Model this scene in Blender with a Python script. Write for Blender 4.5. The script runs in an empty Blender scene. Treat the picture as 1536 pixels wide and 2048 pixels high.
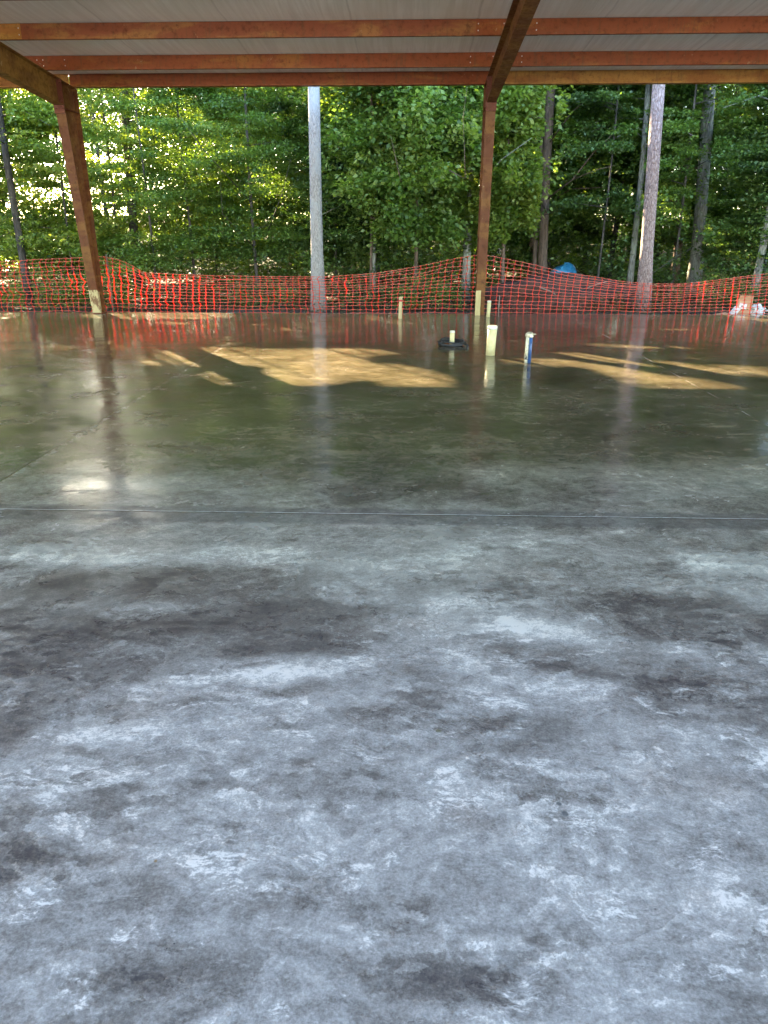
import bpy, bmesh, math, random
import numpy as np
from mathutils import Vector, Matrix

R = math.radians
sc = bpy.context.scene
COL = sc.collection

# ------------------------------------------------------------------ camera, sky, sun, exposure
cam_d = bpy.data.cameras.new("camera"); cam = bpy.data.objects.new("camera", cam_d); COL.objects.link(cam)
cam_d.sensor_fit = 'VERTICAL'; cam_d.sensor_height = 36; cam_d.sensor_width = 27; cam_d.lens = 26.0
cam_d.clip_start = 0.05; cam_d.clip_end = 3000
cam.location = (0, 0, 1.57); cam.rotation_euler = (R(90 - 20.9), 0, R(2.13))
sc.camera = cam

SUN_AZ = (-0.56, 0.83); SUN_EL = 24.3
n_ = math.hypot(*SUN_AZ); SUN_AZ = (SUN_AZ[0] / n_, SUN_AZ[1] / n_)
KU = -SUN_AZ[0] / math.tan(R(SUN_EL)); KV = -SUN_AZ[1] / math.tan(R(SUN_EL))   # floor point u = x + KU z, v = y + KV z
world = bpy.data.worlds.new("World"); sc.world = world; world.use_nodes = True
wn = world.node_tree; wn.nodes.clear()
sky = wn.nodes.new('ShaderNodeTexSky'); sky.sky_type = 'NISHITA'; sky.sun_disc = False
sky.sun_elevation = R(SUN_EL); sky.sun_rotation = math.atan2(SUN_AZ[0], SUN_AZ[1])
sky.air_density = 1.0; sky.dust_density = 1.2; sky.ozone_density = 1.0
bg = wn.nodes.new('ShaderNodeBackground'); bg.inputs[1].default_value = 0.15
wo = wn.nodes.new('ShaderNodeOutputWorld')
wn.links.new(sky.outputs[0], bg.inputs[0]); wn.links.new(bg.outputs[0], wo.inputs[0])
sun_d = bpy.data.lights.new("sun", 'SUN'); sun = bpy.data.objects.new("sun", sun_d); COL.objects.link(sun)
sun_d.energy = 5.0; sun_d.angle = R(0.55); sun_d.color = (1.0, 0.79, 0.49)
ce = math.cos(R(SUN_EL))
sun.rotation_euler = Vector((SUN_AZ[0] * ce, SUN_AZ[1] * ce, math.sin(R(SUN_EL)))).to_track_quat('Z', 'Y').to_euler()
sc.view_settings.view_transform = 'Standard'; sc.view_settings.look = 'None'
sc.view_settings.exposure = 3.8; sc.view_settings.gamma = 1
sc.cycles.max_bounces = 10; sc.cycles.diffuse_bounces = 4; sc.cycles.glossy_bounces = 4
sc.cycles.transmission_bounces = 6; sc.cycles.use_denoising = True
sc.cycles.sample_clamp_indirect = 6

# ------------------------------------------------------------------ node helper
class NT:
    def __init__(s, name):
        s.m = bpy.data.materials.new(name); s.m.use_nodes = True; s.t = s.m.node_tree
        s.b = s.t.nodes['Principled BSDF']; s.out = s.t.nodes['Material Output']
    def n(s, typ, **kw):
        x = s.t.nodes.new(typ)
        for k, v in kw.items(): setattr(x, k, v)
        return x
    def put(s, sock, v):
        if isinstance(v, bpy.types.NodeSocket): s.t.links.new(v, sock)
        elif v is not None: sock.default_value = v
    def coord(s): return s.n('ShaderNodeTexCoord').outputs['Object']
    def geo(s): return s.n('ShaderNodeNewGeometry').outputs['Position']
    def mapping(s, v, scale=(1, 1, 1), loc=(0, 0, 0), rot=(0, 0, 0)):
        x = s.n('ShaderNodeMapping'); s.put(x.inputs[0], v)
        x.inputs['Scale'].default_value = scale; x.inputs['Location'].default_value = loc; x.inputs['Rotation'].default_value = rot
        return x.outputs[0]
    def noise(s, v, scale, detail=4, rough=.5, dist=0, col=False):
        x = s.n('ShaderNodeTexNoise'); s.put(x.inputs['Vector'], v)
        x.inputs['Scale'].default_value = scale; x.inputs['Detail'].default_value = detail
        x.inputs['Roughness'].default_value = rough; x.inputs['Distortion'].default_value = dist
        return x.outputs['Color' if col else 'Fac']
    def voro(s, v, scale, feature='F1', rnd=1.0):
        x = s.n('ShaderNodeTexVoronoi', feature=feature); s.put(x.inputs['Vector'], v)
        x.inputs['Scale'].default_value = scale; x.inputs['Randomness'].default_value = rnd
        return x.outputs['Distance']
    def ramp(s, f, lo, hi, a=0.0, b=1.0, smooth=True):
        x = s.n('ShaderNodeMapRange', interpolation_type='SMOOTHSTEP' if smooth else 'LINEAR'); s.put(x.inputs[0], f)
        x.inputs[1].default_value = lo; x.inputs[2].default_value = hi; x.inputs[3].default_value = a; x.inputs[4].default_value = b
        return x.outputs[0]
    def math(s, op, a, b=None, c=None):
        x = s.n('ShaderNodeMath', operation=op); s.put(x.inputs[0], a)
        if b is not None: s.put(x.inputs[1], b)
        if c is not None: s.put(x.inputs[2], c)
        return x.outputs[0]
    def vadd(s, a, b, op='ADD', scale=None):
        x = s.n('ShaderNodeVectorMath', operation=op); s.put(x.inputs[0], a)
        if op == 'SCALE': x.inputs['Scale'].default_value = b
        else: s.put(x.inputs[1], b)
        return x.outputs[0]
    def mix(s, f, a, b, mode='MIX'):
        x = s.n('ShaderNodeMix', data_type='RGBA', blend_type=mode)
        s.put(x.inputs[0], f)
        for i, v in ((6, a), (7, b)):
            if isinstance(v, tuple) and len(v) == 3: v = (*v, 1)
            s.put(x.inputs[i], v)
        return x.outputs[2]
    def bump(s, h, strength=.3, dist=.01, normal=None):
        x = s.n('ShaderNodeBump'); s.put(x.inputs['Height'], h)
        x.inputs['Strength'].default_value = strength; x.inputs['Distance'].default_value = dist
        if normal is not None: s.put(x.inputs['Normal'], normal)
        return x.outputs[0]
    def fin(s, color=None, rough=None, normal=None, metal=None, spec=None):
        if isinstance(color, tuple) and len(color) == 3: color = (*color, 1)
        s.put(s.b.inputs['Base Color'], color); s.put(s.b.inputs['Roughness'], rough)
        if normal is not None: s.put(s.b.inputs['Normal'], normal)
        if metal is not None: s.put(s.b.inputs['Metallic'], metal)
        if spec is not None: s.put(s.b.inputs['Specular IOR Level'], spec)
        return s.m

# ------------------------------------------------------------------ concrete
def concrete_mat():
    t = NT('concrete_sealed'); P = t.geo()
    sep = t.n('ShaderNodeSeparateXYZ'); t.put(sep.inputs[0], P); X, Y = sep.outputs[0], sep.outputs[1]
    w1 = t.vadd(t.vadd(t.noise(P, 1.1, 5, .6, 0, True), (.5, .5, .5), 'SUBTRACT'), 0.38, 'SCALE')
    W = t.vadd(P, w1)
    w2 = t.vadd(t.vadd(t.noise(P, 5.0, 4, .6, 0, True), (.5, .5, .5), 'SUBTRACT'), 0.10, 'SCALE')
    W2 = t.vadd(W, w2)
    big = t.noise(t.mapping(W, (.62, .8, 1), (3.1, 1.7, 0)), 1.0, 5, .55)
    med = t.noise(t.mapping(W2, (1, 1.35, 1), (7, 2, 0), (0, 0, R(-18))), 3.0, 10, .68, .4)
    fine = t.noise(W2, 17, 8, .72, .3)
    grain = t.noise(P, 130, 4, .7)
    grain2 = t.noise(P, 420, 2, .6)
    # explicit stains: (x, y, rx, ry, angle, tone)  tone > 0 paler, < 0 darker
    blobs = [
        (-1.30, 3.10, .85, .22, 10, -.30), (-.55, 2.85, .62, .17, 8, -.30), (-1.55, 2.70, .80, .22, 0, -.34), (-.5, 2.62, .45, .12, 12, -.26),
        (-1.35, 2.42, .38, .12, 0, -.22), (1.25, 2.85, .65, .30, -10, -.30), (.75, 2.50, .50, .18, -15, -.26), (1.35, 2.30, .6, .30, 0, -.20),
        (.55, 3.1, .75, .20, -10, -.12), (-1.6, 3.45, 1.3, .16, 5, .22), (-.2, 3.42, .7, .14, 0, .12), (.35, 2.88, .42, .18, -32, .20),
        (.05, 2.68, .36, .18, 10, .16), (.42, 2.42, .42, .12, -18, .24), (1.75, 3.45, .62, .20, -12, .30), (-.55, 2.36, .62, .10, 14, .26),
        (-.85, 1.85, .70, .30, 10, .16), (-.5, 1.6, .5, .25, 0, .12), (.35, 1.45, .6, .2, 0, .12), (-.55, 1.13, .24, .13, 15, -.30),
        (.18, 1.16, .22, .07, -8, -.28), (-.2, 1.30, .5, .06, 5, .10), (.42, 2.05, .50, .14, 0, -.16), (-.7, 2.1, .6, .10, 10, .14),
        (1.0, 1.72, .35, .3, 0, -.10), (-.9, 4.9, 1.4, .35, 0, -.06), (.6, 4.85, .5, .28, 10, .16), (-.2, 4.5, 1.0, .3, 0, -.08), (2.3, 4.9, 1.4, .5, 5, .16),
        (.1, 5.2, .4, .2, 0, -.15), (1.1, 4.45, .35, .3, 0, -.12), (-1.4, 4.6, 1.0, .2, 0, .10), (3.3, 4.5, .9, .4, 0, .12),
    ]
    S = None
    wsep = t.n('ShaderNodeSeparateXYZ'); t.put(wsep.inputs[0], t.vadd(P, t.vadd(w1, .45, 'SCALE'))); 
    WP = t.vadd(t.vadd(P, t.vadd(w1, .5, 'SCALE')), w2)
    for (x, y, rx, ry, a, v) in blobs:
        mp = t.n('ShaderNodeMapping', vector_type='TEXTURE'); t.put(mp.inputs[0], WP)
        mp.inputs['Location'].default_value = (x, y, 0); mp.inputs['Rotation'].default_value = (0, 0, R(a)); mp.inputs['Scale'].default_value = (rx, ry, 1e3)
        d = t.n('ShaderNodeVectorMath', operation='LENGTH'); t.put(d.inputs[0], mp.outputs[0])
        f = t.ramp(d.outputs['Value'], 1.15, .45, 0, v)
        S = f if S is None else t.math('ADD', S, f)
    # trowel laps: saw-tooth steps in a warped field, sharp on one side only
    lapf = t.noise(t.mapping(W, (1, 1.5, 1), (1, 9, 0), (0, 0, R(25))), 1.25, 3, .5, .3)
    saw = t.math('FRACT', t.math('MULTIPLY', lapf, 9))
    lap = t.ramp(saw, .25, 1.0, 0, 1)
    lapmask = t.ramp(t.noise(P, 2.3, 4, .6), .45, .62)
    lap = t.math('MULTIPLY', t.math('POWER', lap, 3), lapmask)
    lapf2 = t.noise(t.mapping(W2, (1.2, 1, 1), (11, 4, 0), (0, 0, R(-35))), 3.1, 3, .55, .5)
    saw2 = t.math('POWER', t.math('FRACT', t.math('MULTIPLY', lapf2, 7)), 4)
    lap2 = t.math('MULTIPLY', saw2, t.ramp(t.noise(P, 3.7, 3, .6), .5, .66))
    gm = t.noise(t.mapping(P, (1, 1.2, 1), (5, 5, 0), (0, 0, R(20))), 42, 7, .8, .2)
    # flakes left by the trowel: warped cells, each with its own tone and one crisp side
    def flakes(scale, rot, wz, off_):
        wv_ = t.vadd(t.vadd(t.noise(P, scale * 1.6, 7, .68, 0, True), (.5, .5, .5), 'SUBTRACT'), wz / scale, 'SCALE')
        mp_ = t.mapping(t.vadd(P, wv_), (scale * .55, scale * 1.15, 1), off_, (0, 0, R(rot)))
        x_ = t.n('ShaderNodeTexVoronoi', feature='F1'); t.put(x_.inputs['Vector'], mp_); x_.inputs['Scale'].default_value = 1
        x_.voronoi_dimensions = '2D'
        s_ = t.n('ShaderNodeSeparateColor'); t.put(s_.inputs[0], x_.outputs['Color'])
        return t.math('SUBTRACT', t.math('ADD', t.math('MULTIPLY', s_.outputs[0], .75), t.math('MULTIPLY', x_.outputs['Distance'], .5)), .6)
    fk1 = flakes(3.2, 24, 1.5, (3, 1, 0)); fk2 = flakes(8.5, -30, 1.7, (7, 5, 0)); fk3 = flakes(22, 12, 1.6, (2, 8, 0))
    fm1 = t.ramp(t.noise(P, 1.5, 4, .6), .42, .62); fm2 = t.ramp(t.noise(t.mapping(P, (1, 1, 1), (4, 4, 0)), 2.2, 4, .6), .44, .60)
    flk = t.math('ADD', t.math('MULTIPLY', fk1, t.math('MULTIPLY', fm1, .34)), t.math('MULTIPLY', fk2, t.math('MULTIPLY', fm2, .38)))
    flk = t.math('ADD', flk, t.math('MULTIPLY', fk3, t.math('MULTIPLY', fm2, .38)))
    flk = t.math('MULTIPLY', flk, t.ramp(Y, 4.2, 2.7, .45, 1))
    # pale brushed scuffs, boosted to paint light on raised crests
    streak = t.noise(t.mapping(W2, (14, 90, 1), (0, 0, 0), (0, 0, R(32))), 1, 5, .65)
    scuffm = t.noise(t.mapping(W2, (1, 1.7, 1), (4.2, 8.8, 0), (0, 0, R(-15))), 3.6, 12, .78, .15)
    near = t.ramp(Y, 3.6, 2.2)
    scuff = t.math('MULTIPLY', t.ramp(scuffm, .54, .63), t.ramp(t.math('ADD', t.math('MULTIPLY', streak, .6), t.math('MULTIPLY', gm, .4)), .40, .58, .1, 1))
    scuff = t.math('MULTIPLY', scuff, t.ramp(near, 0, 1, .22, 1))
    tone = t.math('ADD', t.math('MULTIPLY', t.math('SUBTRACT', big, .5), .9), t.math('MULTIPLY', t.math('SUBTRACT', med, .5), 1.0))
    tone = t.math('ADD', tone, t.math('MULTIPLY', t.math('SUBTRACT', gm, .5), t.ramp(Y, 5, 2.5, .5, .95)))
    tone = t.math('ADD', tone, t.math('MULTIPLY', t.math('SUBTRACT', streak, .5), t.ramp(t.noise(P, 1.9, 3, .6), .45, .62, .05, .5)))
    tone = t.math('ADD', tone, t.math('MULTIPLY', t.math('SUBTRACT', fine, .5), .8))
    tone = t.math('ADD', tone, t.math('MULTIPLY', t.math('SUBTRACT', grain, .5), .8))
    tone = t.math('ADD', tone, t.math('MULTIPLY', S, .95))
    tone = t.math('ADD', tone, t.math('MULTIPLY', scuff, .46))
    tone = t.math('ADD', tone, t.math('MULTIPLY', lap, .14)); tone = t.math('ADD', tone, t.math('MULTIPLY', lap2, .12))
    tone = t.math('ADD', tone, flk)
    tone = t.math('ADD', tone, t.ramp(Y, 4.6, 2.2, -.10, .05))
    # dark pits, specks boosted to paint relief shadow, pale grains
    pit = t.math('MULTIPLY', t.ramp(t.voro(t.vadd(P, t.vadd(w2, .5, 'SCALE')), 26), .075, .05), t.ramp(t.noise(P, 2.9, 3, .6), .60, .68))
    crumb_shade = t.math('MULTIPLY', t.ramp(t.noise(P, 70, 5, .75), .60, .68), t.ramp(t.noise(t.mapping(W2, (1, 1.6, 1), (9, 3, 0)), 2.4, 6, .7), .60, .70))
    tone = t.math('SUBTRACT', tone, t.math('MULTIPLY', pit, .7)); tone = t.math('SUBTRACT', tone, t.math('MULTIPLY', crumb_shade, .55))
    spark = t.ramp(t.voro(P, 95), .10, .05)
    spark = t.math('MULTIPLY', spark, t.ramp(t.noise(P, 6, 3, .6), .52, .64))
    tone = t.math('ADD', tone, t.math('MULTIPLY', spark, .3))
    cr = t.n('ShaderNodeValToRGB'); t.put(cr.inputs[0], t.math('ADD', t.math('MULTIPLY', tone, 1.0), .53))
    e = cr.color_ramp; e.elements[0].position = 0; e.elements[0].color = (.055, .053, .060, 1)
    e.elements[1].position = 1; e.elements[1].color = (.66, .67, .68, 1)
    for p, c in ((.25, (.12, .115, .115)), (.45, (.20, .20, .20)), (.62, (.285, .29, .30)), (.82, (.40, .41, .42))):
        k = e.elements.new(p); k.color = (*c, 1)
    # far half darkened and warmed: its dimmer, warmer light is put into the colour
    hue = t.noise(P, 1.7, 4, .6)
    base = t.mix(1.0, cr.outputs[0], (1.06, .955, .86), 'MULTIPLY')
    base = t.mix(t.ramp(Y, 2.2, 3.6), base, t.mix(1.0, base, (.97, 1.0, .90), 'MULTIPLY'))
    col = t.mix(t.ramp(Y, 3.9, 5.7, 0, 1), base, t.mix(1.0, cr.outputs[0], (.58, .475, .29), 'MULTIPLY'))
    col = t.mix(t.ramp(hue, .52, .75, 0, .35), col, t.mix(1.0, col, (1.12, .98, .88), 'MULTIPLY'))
    # joints
    def band(c, at, w, soft): return t.ramp(t.math('ABSOLUTE', t.math('SUBTRACT', c, at)), w + soft, w)
    jw = t.math('ADD', Y, t.math('MULTIPLY', t.math('SUBTRACT', t.noise(P, 3, 3), .5), .008))
    dk = band(jw, 4.035, .10, .05)
    col = t.mix(t.math('MULTIPLY', dk, .48), col, (.075, .075, .072))
    line = t.math('MULTIPLY', band(jw, 4.078, .0022, .0018), t.ramp(t.noise(P, 30, 3), .3, .5, .35, 1))
    col = t.mix(t.math('MULTIPLY', line, .85), col, (.62, .63, .60))
    cut = band(jw, 4.067, .0035, .003)
    jx = t.math('ADD', X, t.math('MULTIPLY', t.math('SUBTRACT', t.noise(P, 6, 5, .7), .5), .05))
    crk = t.math('MAXIMUM', band(jx, -2.74, .007, .006), 0.0)
    far = t.ramp(Y, 4.05, 4.10)
    crk = t.math('MULTIPLY', crk, far)
    cutr = t.math('MULTIPLY', band(X, 3.05, .0035, .002), far)
    cutf = band(X, -8.6, .0035, .002)
    chalk = t.math('MULTIPLY', t.math('MULTIPLY', band(X, 3.058, .005, .003), far), t.ramp(t.noise(P, 2.2, 3), .42, .6))
    lipc = t.math('MULTIPLY', t.math('MULTIPLY', band(jx, -2.71, .012, .04), far), t.ramp(t.noise(P, 11, 6, .7), .42, .66))
    col = t.mix(t.math('MULTIPLY', lipc, .4), col, (.55, .52, .46))
    dark = t.math('MAXIMUM', t.math('MAXIMUM', crk, cutr), t.math('MAXIMUM', cut, cutf))
    col = t.mix(t.math('MULTIPLY', dark, .85), col, (.03, .03, .03))
    col = t.mix(t.math('MULTIPLY', chalk, .7), col, (.6, .58, .52))
    # stray stains: one brown drip, one rust spot
    for (x, y, r, c) in ((.105, 2.055, .011, (.14, .13, .08)), (.45, 1.735, .008, (.12, .12, .12)), (.46, 1.70, .011, (.11, .11, .11)), (-.66, 1.48, .005, (.26, .16, .07))):
        dd = t.n('ShaderNodeVectorMath', operation='DISTANCE'); t.put(dd.inputs[0], t.vadd(P, t.vadd(w2, .35, 'SCALE'))); dd.inputs[1].default_value = (x, y, 0)
        col = t.mix(t.ramp(dd.outputs['Value'], r * 1.3, r * .7), col, c)
    # gloss
    rn = t.noise(t.mapping(W, (1, 1.3, 1)), 1.6, 7, .62)
    rough = t.ramp(rn, .36, .64, .05, .29, False)
    rough = t.math('ADD', rough, t.math('MULTIPLY', scuff, .30)); rough = t.math('ADD', rough, t.math('MULTIPLY', t.math('SUBTRACT', fine, .5), .18))
    rough = t.math('ADD', rough, t.ramp(Y, 4.3, 2.4, 0, .14)); rough = t.math('MAXIMUM', t.math('SUBTRACT', rough, t.ramp(Y, 7, 12, 0, .09)), .03)
    hgt = t.math('ADD', t.math('MULTIPLY', t.noise(t.mapping(W, (1, 1.6, 1)), 3.2, 3, .5), 1.0), t.math('MULTIPLY', fine, .10))
    hgt = t.math('ADD', hgt, t.math('MULTIPLY', t.noise(P, .55, 2, .5), 2.5))
    hgt = t.math('ADD', hgt, t.math('MULTIPLY', med, .22))
    hgt = t.math('ADD', hgt, t.math('MULTIPLY', flk, .55)); hgt = t.math('ADD', hgt, t.math('MULTIPLY', gm, t.ramp(Y, 4, 2.5, .01, .05)))
    hgt = t.math('ADD', hgt, t.math('MULTIPLY', t.math('ADD', lap, lap2), .12)); hgt = t.math('SUBTRACT', hgt, t.math('MULTIPLY', dark, .4))
    hgt = t.math('ADD', hgt, t.math('MULTIPLY', grain, .012))
    nrm = t.bump(hgt, 1.0, .0046)
    t.b.inputs['IOR'].default_value = 1.5
    return t.fin(col, rough, nrm, spec=.55)

def steel_mat(name, base, alt, f=.5, rough=.42):
    t = NT(name); P = t.geo()
    n1 = t.noise(t.mapping(P, (.7, 1.4, 2.5)), 1.6, 6, .62, .3); n2 = t.noise(P, 13, 7, .72); n3 = t.noise(t.mapping(P, (1, 1, 1)), 60, 4, .7)
    c = t.mix(t.ramp(n1, .62 - f * .3, .80 - f * .3), base, alt)
    c = t.mix(t.ramp(n2, .48, .70, 0, .7), c, tuple(x * .38 for x in base))
    run = t.noise(t.mapping(P, (7, 7, .8)), 2.2, 5, .7, .4); c = t.mix(t.ramp(run, .52, .68, 0, .45), c, (.10, .055, .018))
    c = t.mix(t.math('MULTIPLY', t.ramp(n3, .62, .72), t.ramp(n1, .45, .6, 0, .6)), c, (.42, .26, .10))
    c = t.mix(t.ramp(t.noise(P, 4.5, 8, .75, .8), .635, .69, 0, .55), c, (.44, .33, .19))
    return t.fin(c, t.ramp(n2, .3, .7, rough, rough + .25), t.bump(n2, .25, .002), spec=.3)

def simple(name, c, c2=None, scale=12, rough=.6, bump=.2, bd=.002, stretch=(1, 1, 1), metal=0, detail=6):
    t = NT(name); P = t.mapping(t.geo(), stretch)
    n = t.noise(P, scale, detail, .65, .2)
    col = t.mix(t.ramp(n, .35, .65), c, c2 or tuple(x * .7 for x in c))
    return t.fin(col, rough, t.bump(n, bump, bd), metal)

def leaf_mat(name, cols, trans=.40):
    t = NT(name)
    a = t.n('ShaderNodeAttribute', attribute_name='tint').outputs['Fac']
    cr = t.n('ShaderNodeValToRGB'); t.put(cr.inputs[0], a); e = cr.color_ramp
    e.elements[0].color = (*cols[0], 1); e.elements[1].color = (*cols[-1], 1)
    for i, c in enumerate(cols[1:-1]): k = e.elements.new((i + 1) / (len(cols) - 1)); k.color = (*c, 1)
    t.fin(cr.outputs[0], .38, spec=.45)
    tr = t.n('ShaderNodeBsdfTranslucent'); t.put(tr.inputs[0], t.mix(1.0, cr.outputs[0], (1.75, 1.75, .55), 'MULTIPLY'))
    mx = t.n('ShaderNodeMixShader'); mx.inputs[0].default_value = trans
    t.t.links.new(t.b.outputs[0], mx.inputs[1]); t.t.links.new(tr.outputs[0], mx.inputs[2]); t.t.links.new(mx.outputs[0], t.out.inputs[0])
    return t.m

def bark_mat(name, lo, hi, sc_=(9, 9, 1.6), blotch=None, plates=False):
    t = NT(name); P = t.geo(); M = t.mapping(P, sc_)
    n = t.noise(M, 3.2, 7, .7, .5); big = t.noise(P, 1.6, 4, .6)
    c = t.mix(t.ramp(n, .36, .66), lo, hi)
    if blotch: c = t.mix(t.ramp(big, .48, .64, 0, .75), c, blotch)
    if plates:
        v = t.voro(t.mapping(P, (20, 20, 7)), 1.0, 'DISTANCE_TO_EDGE'); c = t.mix(t.ramp(v, .10, .02, 0, .5), c, tuple(x * .5 for x in lo)); n = t.math('ADD', n, t.ramp(v, 0, .2))
    return t.fin(c, .85, t.bump(n, .9, .015))

M = {}
M['concrete'] = concrete_mat()
M['steel'] = steel_mat('red_oxide_steel', (.245, .056, .010), (.31, .115, .018), .4)
M['steel_rust'] = steel_mat('ochre_rusted_steel', (.33, .125, .020), (.42, .20, .035), .8)
M['steel_brown'] = steel_mat('brown_rusted_steel', (.13, .045, .015), (.20, .095, .025), .7)
M['steel_col'] = steel_mat('dark_red_oxide_steel', (.125, .036, .009), (.19, .078, .016), .6)
M['hole_light'] = simple('lit_hole_pale', (.7, .68, .62), rough=.35, metal=.6)  # pale tone stands for daylight seen through bolt holes
M['steel_olive'] = steel_mat('olive_brown_rusted_steel', (.17, .075, .018), (.26, .135, .03), .8)
M['plate'] = steel_mat('dark_plate_steel', (.13, .030, .014), (.2, .06, .02), .3)

# ------------------------------------------------------------------ mesh helpers
def link_mesh(name, verts, faces, mat, parent=None, smooth=False):
    me = bpy.data.meshes.new(name); me.from_pydata(verts, [], faces); me.update()
    if smooth: me.polygons.foreach_set('use_smooth', [True] * len(me.polygons))
    o = bpy.data.objects.new(name, me); COL.objects.link(o)
    for m in (mat if isinstance(mat, (list, tuple)) else [mat]): me.materials.append(m)
    if parent is not None: o.parent = parent
    return o
class MB:
    def __init__(s): s.v = []; s.f = []
    def box(s, x0, x1, y0, y1, z0, z1, rot=0, c=None):
        b = len(s.v); pts = [(x, y, z) for z in (z0, z1) for x, y in ((x0, y0), (x1, y0), (x1, y1), (x0, y1))]
        s.v += pts
        s.f += [tuple(b + i for i in q) for q in ((3, 2, 1, 0), (4, 5, 6, 7), (0, 1, 5, 4), (1, 2, 6, 5), (2, 3, 7, 6), (3, 0, 4, 7))]
        return s
    def hexa(s, pts):
        b = len(s.v); s.v += [tuple(p) for p in pts]
        s.f += [tuple(b + i for i in q) for q in ((3, 2, 1, 0), (4, 5, 6, 7), (0, 1, 5, 4), (1, 2, 6, 5), (2, 3, 7, 6), (3, 0, 4, 7))]
        return s
    def tube(s, pts, rads, n=8, cap=True, jit=0, rng=None):
        b0 = len(s.v); m = len(pts)
        for i, p in enumerate(pts):
            p = Vector(p); d = (Vector(pts[min(i + 1, m - 1)]) - Vector(pts[max(i - 1, 0)])).normalized()
            a = d.cross(Vector((0, 1, 0)) if abs(d.y) < .9 else Vector((1, 0, 0))).normalized(); c = d.cross(a)
            for k in range(n):
                th = 2 * math.pi * k / n; r = rads[i] * (1 + (rng.uniform(-jit, jit) if jit else 0))
                s.v.append(tuple(p + a * (math.cos(th) * r) + c * (math.sin(th) * r)))
        for i in range(m - 1):
            for k in range(n):
                k2 = (k + 1) % n
                s.f.append((b0 + i * n + k, b0 + i * n + k2, b0 + (i + 1) * n + k2, b0 + (i + 1) * n + k))
        if cap:
            s.f.append(tuple(b0 + k for k in reversed(range(n)))); s.f.append(tuple(b0 + (m - 1) * n + k for k in range(n)))
        return s
    def ribbon(s, P, w, th, side=(0, 0, 1)):
        """rectangular strand along P; w may be a list; 'side' = width direction"""
        sd = Vector(side); b0 = len(s.v); m = len(P)
        for i, p in enumerate(P):
            p = Vector(p); d = (Vector(P[min(i + 1, m - 1)]) - Vector(P[max(i - 1, 0)])).normalized()
            a = (sd - d * sd.dot(d)).normalized(); c = d.cross(a); ww = w[i] if isinstance(w, list) else w
            for (u, v) in ((-1, -1), (1, -1), (1, 1), (-1, 1)): s.v.append(tuple(p + a * (u * ww / 2) + c * (v * th / 2)))
        for i in range(m - 1):
            for k in range(4):
                k2 = (k + 1) % 4; s.f.append((b0 + i * 4 + k, b0 + i * 4 + k2, b0 + (i + 1) * 4 + k2, b0 + (i + 1) * 4 + k))
        s.f.append((b0 + 3, b0 + 2, b0 + 1, b0)); e = b0 + (m - 1) * 4; s.f.append((e, e + 1, e + 2, e + 3))
        return s
    def build(s, name, mat, parent=None, smooth=False, bevel=0):
        o = link_mesh(name, s.v, s.f, mat, parent, smooth)
        if bevel:
            b = o.modifiers.new('bevel', 'BEVEL'); b.width = bevel; b.segments = 2; b.limit_method = 'ANGLE'
        return o
def empty(name, loc=(0, 0, 0)):
    o = bpy.data.objects.new(name, None); COL.objects.link(o); o.location = loc; o.empty_display_size = .1; return o
def tag(o, label, cat, group=None, kind=None):
    if label: o['label'] = label
    if cat: o['category'] = cat
    if group: o['group'] = group
    if kind: o['kind'] = kind
    return o
def off(o, loc):   # a mesh given in world coordinates under an empty placed at loc
    o.matrix_parent_inverse = Matrix.Translation(Vector(loc)).inverted(); return o

# ------------------------------------------------------------------ slab and ground
EDGE = 15.27
b = MB(); b.box(-24, 24, -9, EDGE, -.30, 0)
slab = b.build('concrete_floor', M['concrete'], bevel=0); slab['kind'] = 'structure'

def ground():
    t = NT('forest_ground'); P = t.geo(); sep = t.n('ShaderNodeSeparateXYZ'); t.put(sep.inputs[0], P)
    n = t.noise(P, 9, 8, .75, .4); n2 = t.noise(P, 1.1, 5, .6)
    c = t.mix(t.ramp(n, .35, .65), (.030, .019, .011), (.095, .058, .033))
    c = t.mix(t.ramp(n2, .5, .66, 0, .7), c, (.045, .065, .02))
    d = t.mix(t.ramp(n2, .35, .65), (.42, .38, .32), (.52, .48, .41))
    c = t.mix(t.ramp(sep.outputs[1], -8.5, -9.5), c, d)  # pale ground behind the camera, unseen, added to bounce light onto the ceiling
    t.fin(c, .9, t.bump(n, .8, .03))
    rng = np.random.default_rng(3)
    xs = np.concatenate([[-900, -300, -120, -60], np.linspace(-36, 36, 97), [60, 120, 300, 900]])
    ys = np.concatenate([[-900, -300, -80, -30, -10, 5, 14.9], np.linspace(15.3, 60, 70), [90, 160, 400, 900]])
    v = []; 
    for y in ys:
        for x in xs:
            z = -.14
            if 15.5 < y < 62 and abs(x) < 40:
                z += .09 * max(0, y - 34) + .05 * math.sin(x * 1.3 + y * .7) * math.sin(y * 1.1 - x * .4) * min(1, (y - 15.5)) + .004 * max(0, y - 17) 
            v.append((float(x), float(y), z))
    nx = len(xs); f = [(j * nx + i, j * nx + i + 1, (j + 1) * nx + i + 1, (j + 1) * nx + i) for j in range(len(ys) - 1) for i in range(nx - 1)]
    o = link_mesh('ground', v, f, t.m, smooth=True); o['kind'] = 'structure'
ground()

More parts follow.
